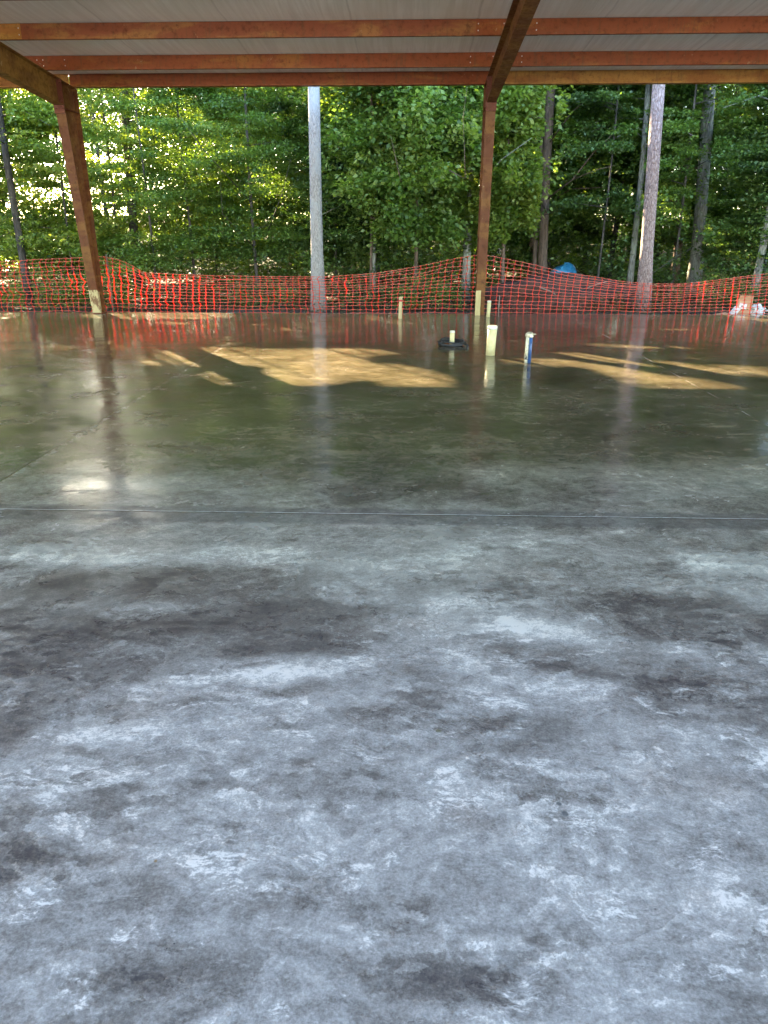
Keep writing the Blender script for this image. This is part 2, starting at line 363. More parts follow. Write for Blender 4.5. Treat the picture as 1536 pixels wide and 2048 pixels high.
# ------------------------------------------------------------------ steel building
BX = [-21.54, -13.92, -6.30, 1.32, 8.94, 16.56]
SL = 0.084; Y0 = 15.12; YB = -2.6
def ztop(y): return 3.995 + SL * (Y0 - y)          # level of purlin bottoms = rafter top
bld = empty('steel_building', (0, Y0, 0))
tag(bld, 'open-sided steel shed of rust red columns, rafters and purlins under white roof insulation', 'building')
def par(o): o.parent = bld; off(o, (0, Y0, 0)); return o
def bpart(mb, name, mat, bevel=0): return par(mb.build(name, mat, bevel=bevel))
FW = .17; CD = .40; TF = .012
for i, x in enumerate(BX):
    # column: I section, flanges facing the camera and the forest
    b = MB(); yf, yb = 15.01, 15.25; yk = 14.60; zk = 3.60; F = FW / 2
    def fl(z): return yf + (yk - yf) * z / zk
    b.hexa([(x - F, yf, -.002), (x + F, yf, -.002), (x + F, yf + TF, -.002), (x - F, yf + TF, -.002), (x - F, yk, zk), (x + F, yk, zk), (x + F, yk + TF, zk), (x - F, yk + TF, zk)])
    b.box(x - F, x + F, yb - TF, yb, -.002, 3.97)
    b.hexa([(x - .004, yf + TF, -.002), (x + .004, yf + TF, -.002), (x + .004, yb - TF, -.002), (x - .004, yb - TF, -.002), (x - .004, yk + TF, zk), (x + .004, yk + TF, zk), (x + .004, yb - TF, zk), (x - .004, yb - TF, zk)])
    b.hexa([(x - .004, yk + .004, zk), (x + .004, yk + .004, zk), (x + .004, yb - TF, zk), (x - .004, yb - TF, zk), (x - .004, yk + .004, 4.02), (x + .004, yk + .004, 4.02), (x + .004, yb - TF, 3.965), (x - .004, yb - TF, 3.965)])
    b.hexa([(x - F, yk + .004, 4.021), (x + F, yk + .004, 4.021), (x + F, yb, 3.971), (x - F, yb, 3.971), (x - F, yk + .004, 4.031), (x + F, yk + .004, 4.031), (x + F, yb, 3.981), (x - F, yb, 3.981)])
    b.box(x - FW / 2 - .02, x + FW / 2 + .02, yf - .02, yb + .012, -.001, .016)
    c = bpart(b, 'column', M['steel_col'])
    # haunch end plates and bolts
    p = MB(); p.box(x - .095, x + .095, yk - .030, yk - .002, 3.50, 4.035)
    for zz in (3.58, 3.70, 3.86, 3.98):
        for s in (-1, 1): p.tube([(x + s * .062, yk - .050, zz), (x + s * .062, yk - .028, zz)], [.014, .014], 6)
    o = p.build('end_plate', M['plate']); o.parent = c; o.matrix_parent_inverse = Matrix.Identity(4)
    p = MB(); p.box(x - FW / 2 + .003, x - .006, yk + TF + .004, yb - TF - .002, 3.585, 3.597); p.box(x + .006, x + FW / 2 - .003, yk + TF + .004, yb - TF - .002, 3.585, 3.597)
    o = p.build('stiffener', M['plate']); o.parent = c
    # weathered primer at the foot
    w = MB()
    if i == 3:
        w.box(x - FW / 2 - .012, x - FW / 2 + .085, yf - .10, yf - .062, .003, .47)
        o = w.build('form_board', simple('pale_board', (.54, .42, .19), (.43, .32, .13), 9, .75, .2, .002, (5, 5, .6)))
    else:
        t = NT('splashed_primer'); P = t.geo(); n = t.noise(t.mapping(P, (9, 9, 4)), 1.5, 7, .7, .6)
        cc = t.mix(t.ramp(n, .44, .54), (.17, .08, .03), (.48, .37, .17))
        t.fin(cc, .7, t.bump(n, .4, .003))
        def wrap(x0, x1, d0, d1, z1): w.hexa([(x0, fl(.018) + d0, .018), (x1, fl(.018) + d0, .018), (x1, fl(.018) + d1, .018), (x0, fl(.018) + d1, .018), (x0, fl(z1) + d0, z1), (x1, fl(z1) + d0, z1), (x1, fl(z1) + d1, z1), (x0, fl(z1) + d1, z1)])
        wrap(x - F - .003, x + F + .003, -.004, -.0015, .46)
        wrap(x + F + .0015, x + F + .004, -.001, TF + .002, .44); wrap(x - F - .004, x - F - .0015, -.001, TF + .002, .44)
        w.box(x + .0055, x + .0075, yf + TF + .003, yb - TF - .003, .018, .40)
        o = w.build('splashed_foot', t.m)
    o.parent = c
    for ch in c.children: ch.matrix_parent_inverse = Matrix.Identity(4)
    # rear column
    b = MB(); b.box(x - FW / 2, x + FW / 2, YB, YB + TF, -.002, ztop(YB) - .5); b.box(x - FW / 2, x + FW / 2, YB + .3, YB + .3 + TF, -.002, ztop(YB) - .5)
    b.box(x - .004, x + .004, YB + TF, YB + .3, -.002, ztop(YB) - .5); bpart(b, 'column', M['steel'])
    # rafter: web, top and bottom flange, deeper toward the middle of the span
    def zb(y): return ztop(y) - (.41 + .004 * (Y0 - y))
    ya, yz = 14.568, YB
    b = MB()
    def slab_(x0, x1, f0, f1):
        b.hexa([(x0, yz, f0(yz)), (x1, yz, f0(yz)), (x1, ya, f0(ya)), (x0, ya, f0(ya)), (x0, yz, f1(yz)), (x1, yz, f1(yz)), (x1, ya, f1(ya)), (x0, ya, f1(ya))])
    slab_(x - FW / 2, x + FW / 2, lambda y: zb(y), lambda y: zb(y) + TF)
    slab_(x - .004, x + .004, lambda y: zb(y) + TF, lambda y: ztop(y) - .016)
    slab_(x - FW / 2, x + FW / 2, lambda y: ztop(y) - .016, lambda y: ztop(y) - .004)
    bpart(b, 'rafter', M['steel_brown'] if i != 2 else M['steel_olive'])
# purlins, one per bay and row (C section with lips)
rows = [14.08, 12.57] + [12.57 - 1.52 * k for k in range(1, 12)]
hole0 = None
def csec(b, x0, x1, y, z, h=.205, w=.06, lip=.018, th=.004):
    b.box(x0, x1, y - th, y, z, z + h)                       # web toward the camera
    b.box(x0, x1, y, y + w, z, z + th); b.box(x0, x1, y, y + w, z + h - th, z + h)
    b.box(x0, x1, y + w - th, y + w, z + th, z + lip); b.box(x0, x1, y + w - th, y + w, z + h - lip, z + h - th)
for r, y in enumerate(rows):
    if y < YB + .2: continue
    for k in range(len(BX) - 1):
        dy = .0045 * (k % 2)
        b = MB(); csec(b, BX[k] - .45, BX[k + 1] + .45, y - dy, ztop(y) + .0005 + (.0045 if k % 2 else 0), .205 - (.005 if k % 2 else 0))
        mat = M['steel_rust'] if (r == 1 and k in (0, 1)) or (r == 1 and k == 2 and False) else M['steel']
        if r == 1 and k == 2: mat = steel_mat('mottled_steel', (.22, .055, .016), (.30, .12, .03), .6)
        p = bpart(b, 'purlin', mat)
        if r < 4:
            for xx in (BX[k] + .42, BX[k + 1] - .42, BX[k + 1] - .05, BX[k] + .05):
                for zz in (.06, .145):
                    if hole0 is None:
                        q = MB(); q.tube([(0, -.014, 0), (0, -.003, 0)], [.009, .009], 6); hole0 = o = q.build('lit_bolt_hole', M['hole_light'])  # pale studs in place of bolt holes with daylight shining through
                    else:
                        o = hole0.copy(); COL.objects.link(o)
                    o.parent = p; o.location = (xx, y - dy, ztop(y) + zz)
for k in range(len(BX) - 1):
    b = MB(); b.box(BX[k] + .004, BX[k + 1] - .004, Y0 + .03, Y0 + .034, 4.0, 4.195)
    b.box(BX[k] + .004, BX[k + 1] - .004, Y0 + .034, Y0 + .12, 3.993, 3.998); b.box(BX[k] + .004, BX[k + 1] - .004, Y0 - .03, Y0 + .03, 3.993, 3.997)
    b.box(BX[k] + .004, BX[k + 1] - .004, Y0 - .03, Y0 - .026, 3.997, 4.018)
    b.box(BX[k] + .004, BX[k + 1] - .004, Y0 - .02, Y0 + .12, 4.195, 4.199)
    bpart(b, 'eave_strut', M['steel_rust'] if k >= 3 else (M['steel'] if k == 2 else M['steel_rust']))
# insulation: draped white facing between purlins
t = NT('white_insulation_facing'); P = t.geo()
s1 = t.noise(t.mapping(P, (9, .35, 1), (0, 0, 0), (0, 0, R(4))), 1.4, 6, .62, .3); s2 = t.noise(t.mapping(P, (38, .9, 1), (0, 0, 0), (0, 0, R(-5))), 1.2, 5, .7)
lg = t.noise(t.mapping(P, (.9, .5, 1)), 1, 4, .6)
wv = t.n('ShaderNodeTexWave', wave_type='BANDS', bands_direction='X'); t.put(wv.inputs[0], P); wv.inputs['Scale'].default_value = 6.2; wv.inputs['Distortion'].default_value = 1.5; wv.inputs['Detail'].default_value = 2
c = t.mix(t.ramp(s1, .35, .65), (.76, .72, .66), (.90, .87, .82)); c = t.mix(t.ramp(s2, .56, .74, 0, .5), c, (.88, .84, .77)); c = t.mix(t.ramp(lg, .4, .65, 0, .45), c, (.74, .71, .62))
sx = t.n('ShaderNodeSeparateXYZ'); t.put(sx.inputs[0], P)
sm = t.math('ABSOLUTE', t.math('SUBTRACT', t.math('FRACT', t.math('DIVIDE', t.math('ADD', sx.outputs[0], t.math('MULTIPLY', t.noise(P, 1.5, 2), .06)), 1.83)), .5))
c = t.mix(t.ramp(sm, .012, .003, 0, .22), c, (.16, .13, .10))
hh = t.math('ADD', s1, t.math('MULTIPLY', s2, .5)); hh = t.math('ADD', hh, t.math('MULTIPLY', wv.outputs['Fac'], .12))
M['insul'] = t.fin(c, .38, t.bump(hh, .6, .015), spec=.4)
allrows = sorted([y for y in rows if y > YB + .2] + [Y0 + .05, YB])
ys = []
for a, b_ in zip(allrows[:-1], allrows[1:]): ys += [a + (b_ - a) * q / 6 for q in range(6)]
ys.append(allrows[-1]); xs = np.linspace(BX[0], BX[-1], 230); v = []
rr = np.random.default_rng(2); rid = np.cumsum(rr.normal(0, .004, 230)); rid -= np.convolve(rid, np.ones(15) / 15, 'same')
for y in ys:
    lo = max([q for q in allrows if q <= y + 1e-6]); hi = min([q for q in allrows if q > lo], default=lo + 1)
    f = (y - lo) / (hi - lo); sag = math.sin(math.pi * f)
    for i, x in enumerate(xs): v.append((float(x), y, ztop(y) + .212 - sag * (.035 + .012 * math.sin(x * 3.43) + float(rid[i]))))
nx = len(xs); f = [(j * nx + i, j * nx + i + 1, (j + 1) * nx + i + 1, (j + 1) * nx + i) for j in range(len(ys) - 1) for i in range(nx - 1)]
par(link_mesh('insulation', v, f, M['insul'], smooth=True))
b = MB(); ya, yz = Y0 + .14, YB - .2
b.hexa([(BX[0] - .3, yz, ztop(yz) + .235), (BX[-1] + .3, yz, ztop(yz) + .235), (BX[-1] + .3, ya, ztop(ya) + .235), (BX[0] - .3, ya, ztop(ya) + .235),
        (BX[0] - .3, yz, ztop(yz) + .27), (BX[-1] + .3, yz, ztop(yz) + .27), (BX[-1] + .3, ya, ztop(ya) + .27), (BX[0] - .3, ya, ztop(ya) + .27)])
bpart(b, 'roof_sheet', simple('galvanised_roof', (.45, .46, .47), rough=.4, metal=.7))

# ------------------------------------------------------------------ orange barrier fence
FY = 15.62
tx = [-16, -12, -9.5, -8.4, -7.2, -6.28, -5.9, -5.45, -4.6, -3.3, -1.8, -.66, .24, .8, 1.18, 1.4, 1.6, 2.23, 3.03, 4.03, 4.73, 5.3, 5.71, 7.0, 8.6, 12, 16]
tz = [.9, .75, .90, .97, 1.02, 1.07, .98, .76, .71, .68, .675, .76, .91, 1.03, 1.09, 1.10, 1.07, .96, .77, .63, .56, .565, .59, .76, 1.02, .7, 1.0]
def ftop(x): return float(np.interp(x, tx, tz))
rg = np.random.default_rng(11)
def sm1(n, k, s):
    a = rg.normal(0, s, n); return np.convolve(a, np.ones(k) / math.sqrt(k), 'same')
NX = int(32 / .135); NZ = 14; xg = np.linspace(-16, 16, NX)
xo = sm1(NX, 5, .016); yo = sm1(NX, 9, .06); lean = np.interp(xg, [-16, -6.3, -6, -3.5, -1.5, .8, 1.4, 2, 4, 7, 16], [0, -.02, .12, .08, -.02, .16, .03, .12, .04, -.05, 0])
GX = np.zeros((NX, NZ + 1)); GY = GX.copy(); GZ = GX.copy()
for j in range(NZ + 1):
    q = j / NZ; wob = sm1(NX, 4, .010); woz = sm1(NX, 4, .007)
    GX[:, j] = xg + xo * (1 - .5 * q) - lean * (1 - q) * .6 + wob
    GY[:, j] = FY + yo * (.4 + .6 * math.sin(q * 3)) + wob * 2
    top = np.array([ftop(x) for x in xg]) + sm1(NX, 4, .0035); base = -.10 + sm1(NX, 6, .004)
    sagf = np.clip((1.1 - top) / .5, 0, 1)
    qq = q + sagf * .10 * math.sin(q * math.pi)       # slack gathers toward the top hem
    GZ[:, j] = base + (top - base) * np.minimum(qq, 1) + (woz if 0 < j < NZ else 0)
tf = NT('orange_mesh_plastic'); tf.fin((.56, .036, .015), .45)
tr = tf.n('ShaderNodeBsdfTranslucent'); tr.inputs[0].default_value = (1.0, .055, .022, 1); mx = tf.n('ShaderNodeMixShader'); mx.inputs[0].default_value = .5
tf.t.links.new(tf.b.outputs[0], mx.inputs[1]); tf.t.links.new(tr.outputs[0], mx.inputs[2]); tf.t.links.new(mx.outputs[0], tf.out.inputs[0])
tp = NT('pale_orange_strand'); tp.fin((.58, .070, .032), .4)
fen = empty('barrier_fence', (0, FY, -.14)); tag(fen, 'sagging orange plastic mesh barrier fence along the far slab edge', 'fence')
b = MB()
for i in range(NX):
    P_ = []; w_ = []
    for j in range(NZ + 1):
        p = Vector((GX[i, j], GY[i, j], GZ[i, j]))
        if j > 0:
            pm = (p + P_[-1]) / 2 if False else None
            a = P_[-1]; P_.append(a.lerp(p, .3)); w_.append(.0115); P_.append(a.lerp(p, .7)); w_.append(.0115)
        P_.append(p); w_.append(.028)
    b.ribbon(P_, w_, .003, (1, 0, 0))
net = b.build('net', tf.m, fen); off(net, (0, FY, -.14))
b = MB()
for j in range(NZ + 1):
    P_ = []; w_ = []
    for i in range(NX):
        p = Vector((GX[i, j], GY[i, j] - .0035, GZ[i, j]))
        if i > 0:
            m_ = (p + P_[-1]) / 2; m_.z -= .005 + .004 * rg.random(); P_.append(m_); w_.append(.0058)
        P_.append(p); w_.append(.011)
    b.ribbon(P_, w_, .003, (0, 0, 1))
hn = b.build('cross_strands', tp.m, fen); off(hn, (0, FY, -.14))
M['tpost'] = simple('green_steel_post', (.05, .07, .045), (.12, .07, .04), 14, .6)
for x in (-14, -9.9, -6.22, 1.40, 8.6, 14):
    b = MB(); b.box(x - .018, x + .018, FY + .03, FY + .036, -.3, ftop(x) + .05); b.box(x - .003, x + .003, FY + .036, FY + .07, -.3, ftop(x) + .05)
    o = b.build('post', M['tpost'], fen); off(o, (0, FY, -.14))

# ------------------------------------------------------------------ pipes and stakes on the slab
M['pvc'] = simple('cream_pvc', (.68, .585, .30), (.58, .48, .22), 10, .45, .15, .001)
M['pvcw'] = simple('off_white_pvc', (.74, .70, .55), (.6, .55, .4), 12, .45, .15, .001)
M['black'] = simple('black_poly_pipe', (.015, .015, .015), (.03, .03, .03), 12, .35)
M['stakew'] = simple('stake_wood', (.52, .40, .20), (.40, .28, .13), 6, .8, .3, .002, (6, 6, .6))
M['redp'] = simple('red_marking_paint', (.5, .03, .02), (.35, .03, .02), 20, .6)
def pipe(name, x, y, h, r, mat, label, cat, capr=1.0, caph=.0, lean=0):
    e = empty(name, (x, y, 0)); tag(e, label, cat)
    b = MB(); n = 24
    prof = [(r, 0), (r, h - caph)]
    b.tube([(0, 0, 0), (lean * .5, 0, h * .5), (lean, 0, h - caph)], [r, r, r], n); b.build('pipe', mat, e, True).data.polygons.foreach_set('use_smooth', [False] * 0) if False else b.build('pipe', mat, e)
    if caph:
        b = MB(); b.tube([(lean, 0, h - caph), (lean, 0, h - .008), (lean, 0, h)], [r * capr, r * capr, r * capr * .85], n); b.build('cap', M['pvcw'], e)
    return e
def smooth_all(o):
    for c in [o] + list(o.children):
        if c.type == 'MESH':
            c.data.polygons.foreach_set('use_smooth', [len(p.vertices) == 4 for p in c.data.polygons])
e = pipe('drain_pipe', 1.05, 10.05, .385, .061, M['pvc'], 'thick cream drain pipe with a cap standing on the slab, largest of the pipes', 'pipe', 1.07, .045, .012); smooth_all(e)
# scuff marks round the big pipe
e = pipe('drain_pipe', .58, 10.92, .21, .034, M['pvc'], 'short cream pipe stub rising through the black coil', 'pipe', 1.08, .03); smooth_all(e)
e = pipe('drain_pipe', 1.46, 14.72, .30, .036, M['pvc'], 'slim cream capped pipe just right of the column by the slab edge', 'pipe', 1.06, .03, .01); smooth_all(e)
b = MB(); rc = random.Random(4)
for k in range(5):
    pts = []
    r0 = .17 + rc.uniform(-.015, .025); z0 = .018 + k * .012; tl = rc.uniform(-.02, .02); ph = rc.uniform(0, 6)
    for i in range(37):
        a = i / 36 * 2 * math.pi; pts.append((.58 + r0 * 1.05 * math.cos(a), 10.92 + r0 * .85 * math.sin(a), max(.012, z0 + tl * math.cos(a + ph) + .008 * math.sin(3 * a + ph))))
    b.tube(pts, [.0115] * 37, 8, False)
b.tube([(.72, 10.80, .05), (.79, 10.74, .035), (.80, 10.71, .012), (.77, 10.68, .011)], [.0115] * 4, 8)
b.tube([(.44, 10.82, .06), (.40, 10.80, .05), (.385, 10.83, .02), (.40, 10.9, .011)], [.0115] * 4, 8)
o = b.build('pipe_coil', M['black'], smooth=True); tag(o, 'flat coil of black pipe lying around the short cream stub', 'coil')
# blue and white supply pipes taped together
e = empty('supply_pipes', (1.46, 9.45, 0)); tag(e, 'blue and white water pipes wrapped in tape, standing right of the thick drain pipe', 'pipes')
blue = simple('blue_pex', (.03, .085, .22), (.025, .06, .15), 10, .4)
t = NT('torn_white_wrap'); n = t.noise(t.mapping(t.geo(), (22, 22, 7)), 1.3, 6, .7, .8)
t.fin(t.mix(t.ramp(n, .56, .62), t.mix(t.ramp(t.noise(t.geo(), 30, 3), .4, .6), (.68, .62, .45), (.52, .44, .26)), (.05, .045, .04)), .6, t.bump(n, .7, .006)); wrap = t.m
b = MB(); b.tube([(.018, -.012, 0), (.02, -.012, .17), (.020, -.010, .335)], [.0215] * 3, 14); o = b.build('blue_pipe', blue, e); 
b = MB(); b.tube([(-.022, 0, 0), (-.020, 0, .18), (-.017, .0, .355)], [.0235, .022, .024], 14, jit=.06, rng=rc); o = b.build('wrapped_pipe', wrap, e)
b = MB(); b.tube([(.016, .026, 0), (.016, .026, .34)], [.020] * 2, 14); o = b.build('white_pipe', M['pvcw'], e)
b = MB(); b.tube([(.002, .003, .318), (.003, .003, .33), (.001, .002, .362), (0, 0, .372)], [.046, .052, .050, .034], 16, jit=.10, rng=rc); b.tube([(.045, 0, .35), (.07, -.01, .358), (.085, .0, .35)], [.006, .004, .003], 6)
o = b.build('tape_wrap', wrap, e); smooth_all(e)
# stakes
def stake(x, y, h, w, lean, label, red=False):
    e = empty('wooden_stake', (x, y, 0)); tag(e, label, 'stake')
    b = MB(); b.hexa([(-w, -w * .45, -.0), (w, -w * .45, 0), (w, w * .45, 0), (-w, w * .45, 0), (lean - w * .95, -w * .45, h), (lean + w * .95, -w * .45, h + .006), (lean + w, w * .45, h + .004), (lean - w, w * .45, h)])
    b.build('shaft', M['stakew'], e, bevel=.002)
    if red:
        b = MB(); b.box(lean * .8 - w - .002, lean * .8 + w + .002, -w * .45 - .002, w * .45 + .002, h * .78, h * .87); b.build('paint_band', M['redp'], e)
stake(-.23, 14.33, .40, .033, .012, 'pale wooden stake with a red mark standing alone near the far slab edge', True)
b = MB(); b.tube([(1.66, 14.72, 0), (1.655, 14.72, .2), (1.66, 14.715, .40)], [.008, .008, .007], 8); o = b.build('steel_rod', simple('grey_rod', (.30, .24, .19), rough=.5, metal=.4), smooth=True); tag(o, 'thin upright steel rod right of the slim capped pipe', 'rod')
# ------------------------------------------------------------------ rubbish beyond the slab
card = simple('cardboard', (.62, .36, .20), (.54, .30, .16), 6, .8, .15, .002); white = simple('white_plastic', (.78, .78, .76), (.66, .66, .64), 5, .5, .4, .01)
def carton(name, loc, size, rot, label, flaps=True, mat=None, lab=True):
    e = empty(name, loc); e.rotation_euler = rot; tag(e, label, 'box' if 'box' in label else 'cardboard')
    x, y, z = (s / 2 for s in size); b = MB(); b.box(-x, x, -y, y, 0, 2 * z); b.build('carton', mat or card, e, bevel=.004)
    if flaps:
        b = MB(); b.hexa([(-x, -y, 2 * z), (x, -y, 2 * z), (x, -y + .004, 2 * z), (-x, -y + .004, 2 * z), (-x * .98, -y - .03, 2 * z + y * .7), (x * .9, -y - .05, 2 * z + y * .9), (x * .9, -y - .046, 2 * z + y * .9), (-x * .98, -y - .026, 2 * z + y * .7)]); b.build('flap', card, e)
    if lab:
        b = MB(); b.box(-x * .75, x * .3, -y - .003, -y - .0008, z * .95, z * 1.6); o = b.build('paper_label', white, e)
        b = MB(); b.box(-x * .45, -x * .25, -y - .005, -y - .0035, z * 1.15, z * 1.32); b.build('printed_mark', M['black'], o)
carton('cardboard_box', (6.86, 16.15, -.13), (.27, .22, .34), (R(-4), R(5), R(-14)), 'upright tan cardboard box with white paper label behind the mesh fence')
carton('cardboard_box', (6.60, 16.05, -.12), (.10, .16, .22), (0, R(32), R(-8)), 'small white box leaning left against the upright tan box', False, white, False)
carton('flattened_cardboard', (6.40, 16.0, -.11), (.34, .3, .03), (R(6), R(-9), R(12)), 'flat piece of tan cardboard left of the leaning white box', False, card, False)
def lump(name, c, s, mat, seed, label, cat, sub=4, amp=.25, fr=2.0, kind=None):
    bm = bmesh.new(); bmesh.ops.create_icosphere(bm, subdivisions=sub, radius=1)
    rs = random.Random(seed); o_ = [rs.uniform(0, 6) for _ in range(6)]
    from mathutils import noise as mn
    for v_ in bm.verts:
        p = v_.co.copy(); d = 1 + amp * mn.fractal(p * fr + Vector((seed, 0, 0)), .8, 2.2, 5); v_.co = Vector((p.x * s[0] * d, p.y * s[1] * d, p.z * s[2] * d))
    me = bpy.data.meshes.new(name); bm.to_mesh(me); bm.free(); me.materials.append(mat); me.polygons.foreach_set('use_smooth', [True] * len(me.polygons))
    o = bpy.data.objects.new(name, me); o.location = c; COL.objects.link(o); tag(o, label, cat, kind=kind); return o
lump('plastic_bag', (7.16, 16.15, -.03), (.15, .12, .13), white, 5, 'crumpled white plastic bag right of the upright cardboard box', 'bag', 4, .45, 2.4)
b = MB(); b.tube([(7.30, 16.05, .0), (7.5, 16.05, .03), (7.9, 16.1, .02)], [.018] * 3, 10); o = b.build('plastic_pipe', white, smooth=True); tag(o, 'white plastic pipe lying on the ground beside the crumpled bag', 'pipe')
dirt = simple('red_clay_debris', (.10, .040, .022), (.040, .020, .013), 5, .95, 1.0, .06, detail=10)
pile = lump('debris_pile', (3.1, 17.7, -.12), (1.75, 1.1, .72), dirt, 3, 'dark heap of clay and brush behind the mesh fence in front of the blue tarp', 'heap', 5, .22, 1.6)
lump('debris_pile', (4.75, 18.4, -.12), (1.0, .9, .55), dirt, 9, 'low dark brush heap between the blue tarp and the pink pine trunk', 'heap', 5, .3, 1.9)
# brush sticks on the heaps
rs = random.Random(8)
for k in range(6):
    x, y = rs.uniform(2.0, 4.9), rs.uniform(16.8, 17.6); a = rs.uniform(-.9, .9); L = rs.uniform(.4, .9); z = rs.uniform(.15, .45)
    labs = ['bare stick lying on the dark heap, leftmost', 'forked pale stick on the dark heap', 'short grey stick low on the heap', 'curved grey branch sticking out of the heap', 'long thin stick leaning on the low brush heap', 'broken pale stick right of the heap']
    b = MB(); b.tube([(x, y, z), (x + L * .5 * math.cos(a), y - .1, z + L * .5 * math.sin(a) + .04), (x + L * math.cos(a), y, z + L * math.sin(a))], [.015, .012, .006], 6)
    o = b.build('stick', simple('stick_bark', (.30, .22, .17), rough=.9), smooth=True); tag(o, labs[k], 'stick', 'sticks on the brush heaps')
# blue tarp dome
t = NT('blue_tarp'); n = t.noise(t.geo(), 5, 5, .6, .4); t.fin(t.mix(t.ramp(n, .4, .6), (.02, .15, .27), (.05, .25, .40)), .38, t.bump(n, .8, .04))
bm = bmesh.new(); nu, nv = 36, 16; vs = []
for j in range(nv + 1):
    ph = j / nv * math.pi / 2
    for i in range(nu):
        a = i / nu * 2 * math.pi; fold = 1 + .035 * math.sin(5 * a + 1) + .02 * math.sin(11 * a)
        r_ = math.cos(ph) ** .75 * fold; z_ = math.sin(ph) ** .8 * .84 * (1 + .06 * math.cos(a)) 
        vs.append(bm.verts.new((3.88 + .44 * r_ * math.cos(a) + .10 * z_, 20.6 + .5 * r_ * math.sin(a), -.12 + z_)))
for j in range(nv):
    for i in range(nu):
        bm.faces.new((vs[j * nu + i], vs[j * nu + (i + 1) % nu], vs[(j + 1) * nu + (i + 1) % nu], vs[(j + 1) * nu + i]))
me = bpy.data.meshes.new('blue_tarp'); bm.to_mesh(me); bm.free(); me.materials.append(t.m); me.polygons.foreach_set('use_smooth', [True] * len(me.polygons))
o = bpy.data.objects.new('blue_tarp', me); COL.objects.link(o); tag(o, 'bright blue tarp bulging up behind the dark heap at the wood edge', 'tarp')

# ------------------------------------------------------------------ light through the canopy: which floor points (u, v) the sun reaches
LIT = [  # x, y, half-long, half-wide, angle of long axis (deg), strength
    (-2.0, 9.7, 1.35, .75, -10, 1), (-1.2, 8.3, 1.15, .62, -8, 1), (-.45, 8.6, .95, .6, -25, .95), (-.1, 8.1, .5, .26, -20, .9), (-1.2, 10.2, 1.0, .35, 0, .8), (-2.4, 11.2, .8, .6, -30, .6),
    (-3.25, 9.5, .26, .50, 30, .9), (-5.3, 10.7, .6, .15, 5, .7), (-2.1, 12.6, .7, .2, 0, .4),
    (-4.8, 14.8, 1.5, .66, 2, 1), (-4.4, 13.5, .45, .13, 0, .8), (-3.2, 15.1, 1.3, .25, 0, .7), (-6.9, 14.2, .5, .10, 0, .5),  (-2.9, 13.3, .5, .07, 0, .5),
    (2.15, 8.95, 1.05, .20, -46, 1), (2.9, 8.15, .65, .20, -35, .95), (1.35, 9.6, .4, .10, -10, .55), 
    (2.9, 9.6, .95, .16, -38, .9), (3.7, 8.9, .6, .15, -25, .8), (3.1, 11.0, .45, .10, -20, .75), (4.6, 10.6, .9, .13, -18, .9), (4.5, 9.1, 1.1, .17, -12, .9), (5.6, 10.2, .8, .15, -10, .8),
    (5.6, 9.0, .9, .2, -8, .8), (4.0, 12.9, .7, .08, -8, .7), (4.6, 12.3, .5, .08, 0, .7), (4.2, 13.7, .7, .06, 0, .5), (1.7, 10.4, .4, .06, 0, .4), (.0, 11.6, .5, .06, 0, .35), (-1.8, 14.2, .5, .2, 0, .3),
    (-.9, 14.6, .25, .4, 0, .9), (7.0, 9.5, 1.2, .3, -10, .7), 
]
_rng = np.random.default_rng(77)
_ph = _rng.uniform(0, 6.28, (40, 3)); _dir = _rng.normal(0, 1, (40, 2)); _dir /= np.linalg.norm(_dir, axis=1, keepdims=True); _fr = np.concatenate([_rng.uniform(.6, 1.6, 14), _rng.uniform(1.6, 5, 26)])
def wavenoise(u, v):
    s = np.zeros_like(u); tot = 0
    for k in range(40):
        a = 1 / (_fr[k] ** .6); s += a * np.sin(_fr[k] * (_dir[k, 0] * u * 1.3 + _dir[k, 1] * v) + _ph[k, 0]); tot += a * a / 2
    return s / math.sqrt(tot)
def litmap(u, v):
    m = np.zeros_like(u); wn_ = wavenoise(u * 1.6, v * 1.6)
    uu = u + .12 * wavenoise(u * 1.1 + 9, v * 1.1); vv = v + .10 * wavenoise(u * 1.1, v * 1.1 + 5)
    for (x, y, a, b_, ang, s) in LIT:
        c, sn = math.cos(R(ang)), math.sin(R(ang)); p = ((uu - x) * c + (vv - y) * sn) / a; q = (-(uu - x) * sn + (vv - y) * c) / (b_ * (1.45 if b_ < .24 else 1.0))
        d = np.sqrt(p * p + q * q); m = np.maximum(m, np.clip((1.34 - d) / .34, 0, 1) * s)
    m = np.where(m > 0, m * np.clip(1.5 + .30 * wn_ * 1.0, 0, 1), 0)
    m = np.where((m > 0) & (wn_ < -1.45), m * .1, m)
    return np.clip(m * 1.25, 0, 1) ** .7
def leaf_gap(u, v, bright):
    wn_ = wavenoise(u + 31, v - 17); return np.clip((wn_ - (1.0 - bright)) / .35, 0, 1) * ~(((u < -6.2) & (v < 12.2)) | ((u < -3.4) & (v < 10.2)))
def shade_cost(x, y, lx, h=16):
    z = np.linspace(0, h, 60); return float(litmap(x + lx * z + KU * z, y + KV * z).sum())
def clear_x(x, y, lx, span=1.1):
    best = min(np.linspace(-span, span, 23), key=lambda d: shade_cost(x + d, y, lx) + .15 * abs(d)); return x + float(best)
TR_KEEP = []     # trunks that stay visible: (x, y, r, zmax)

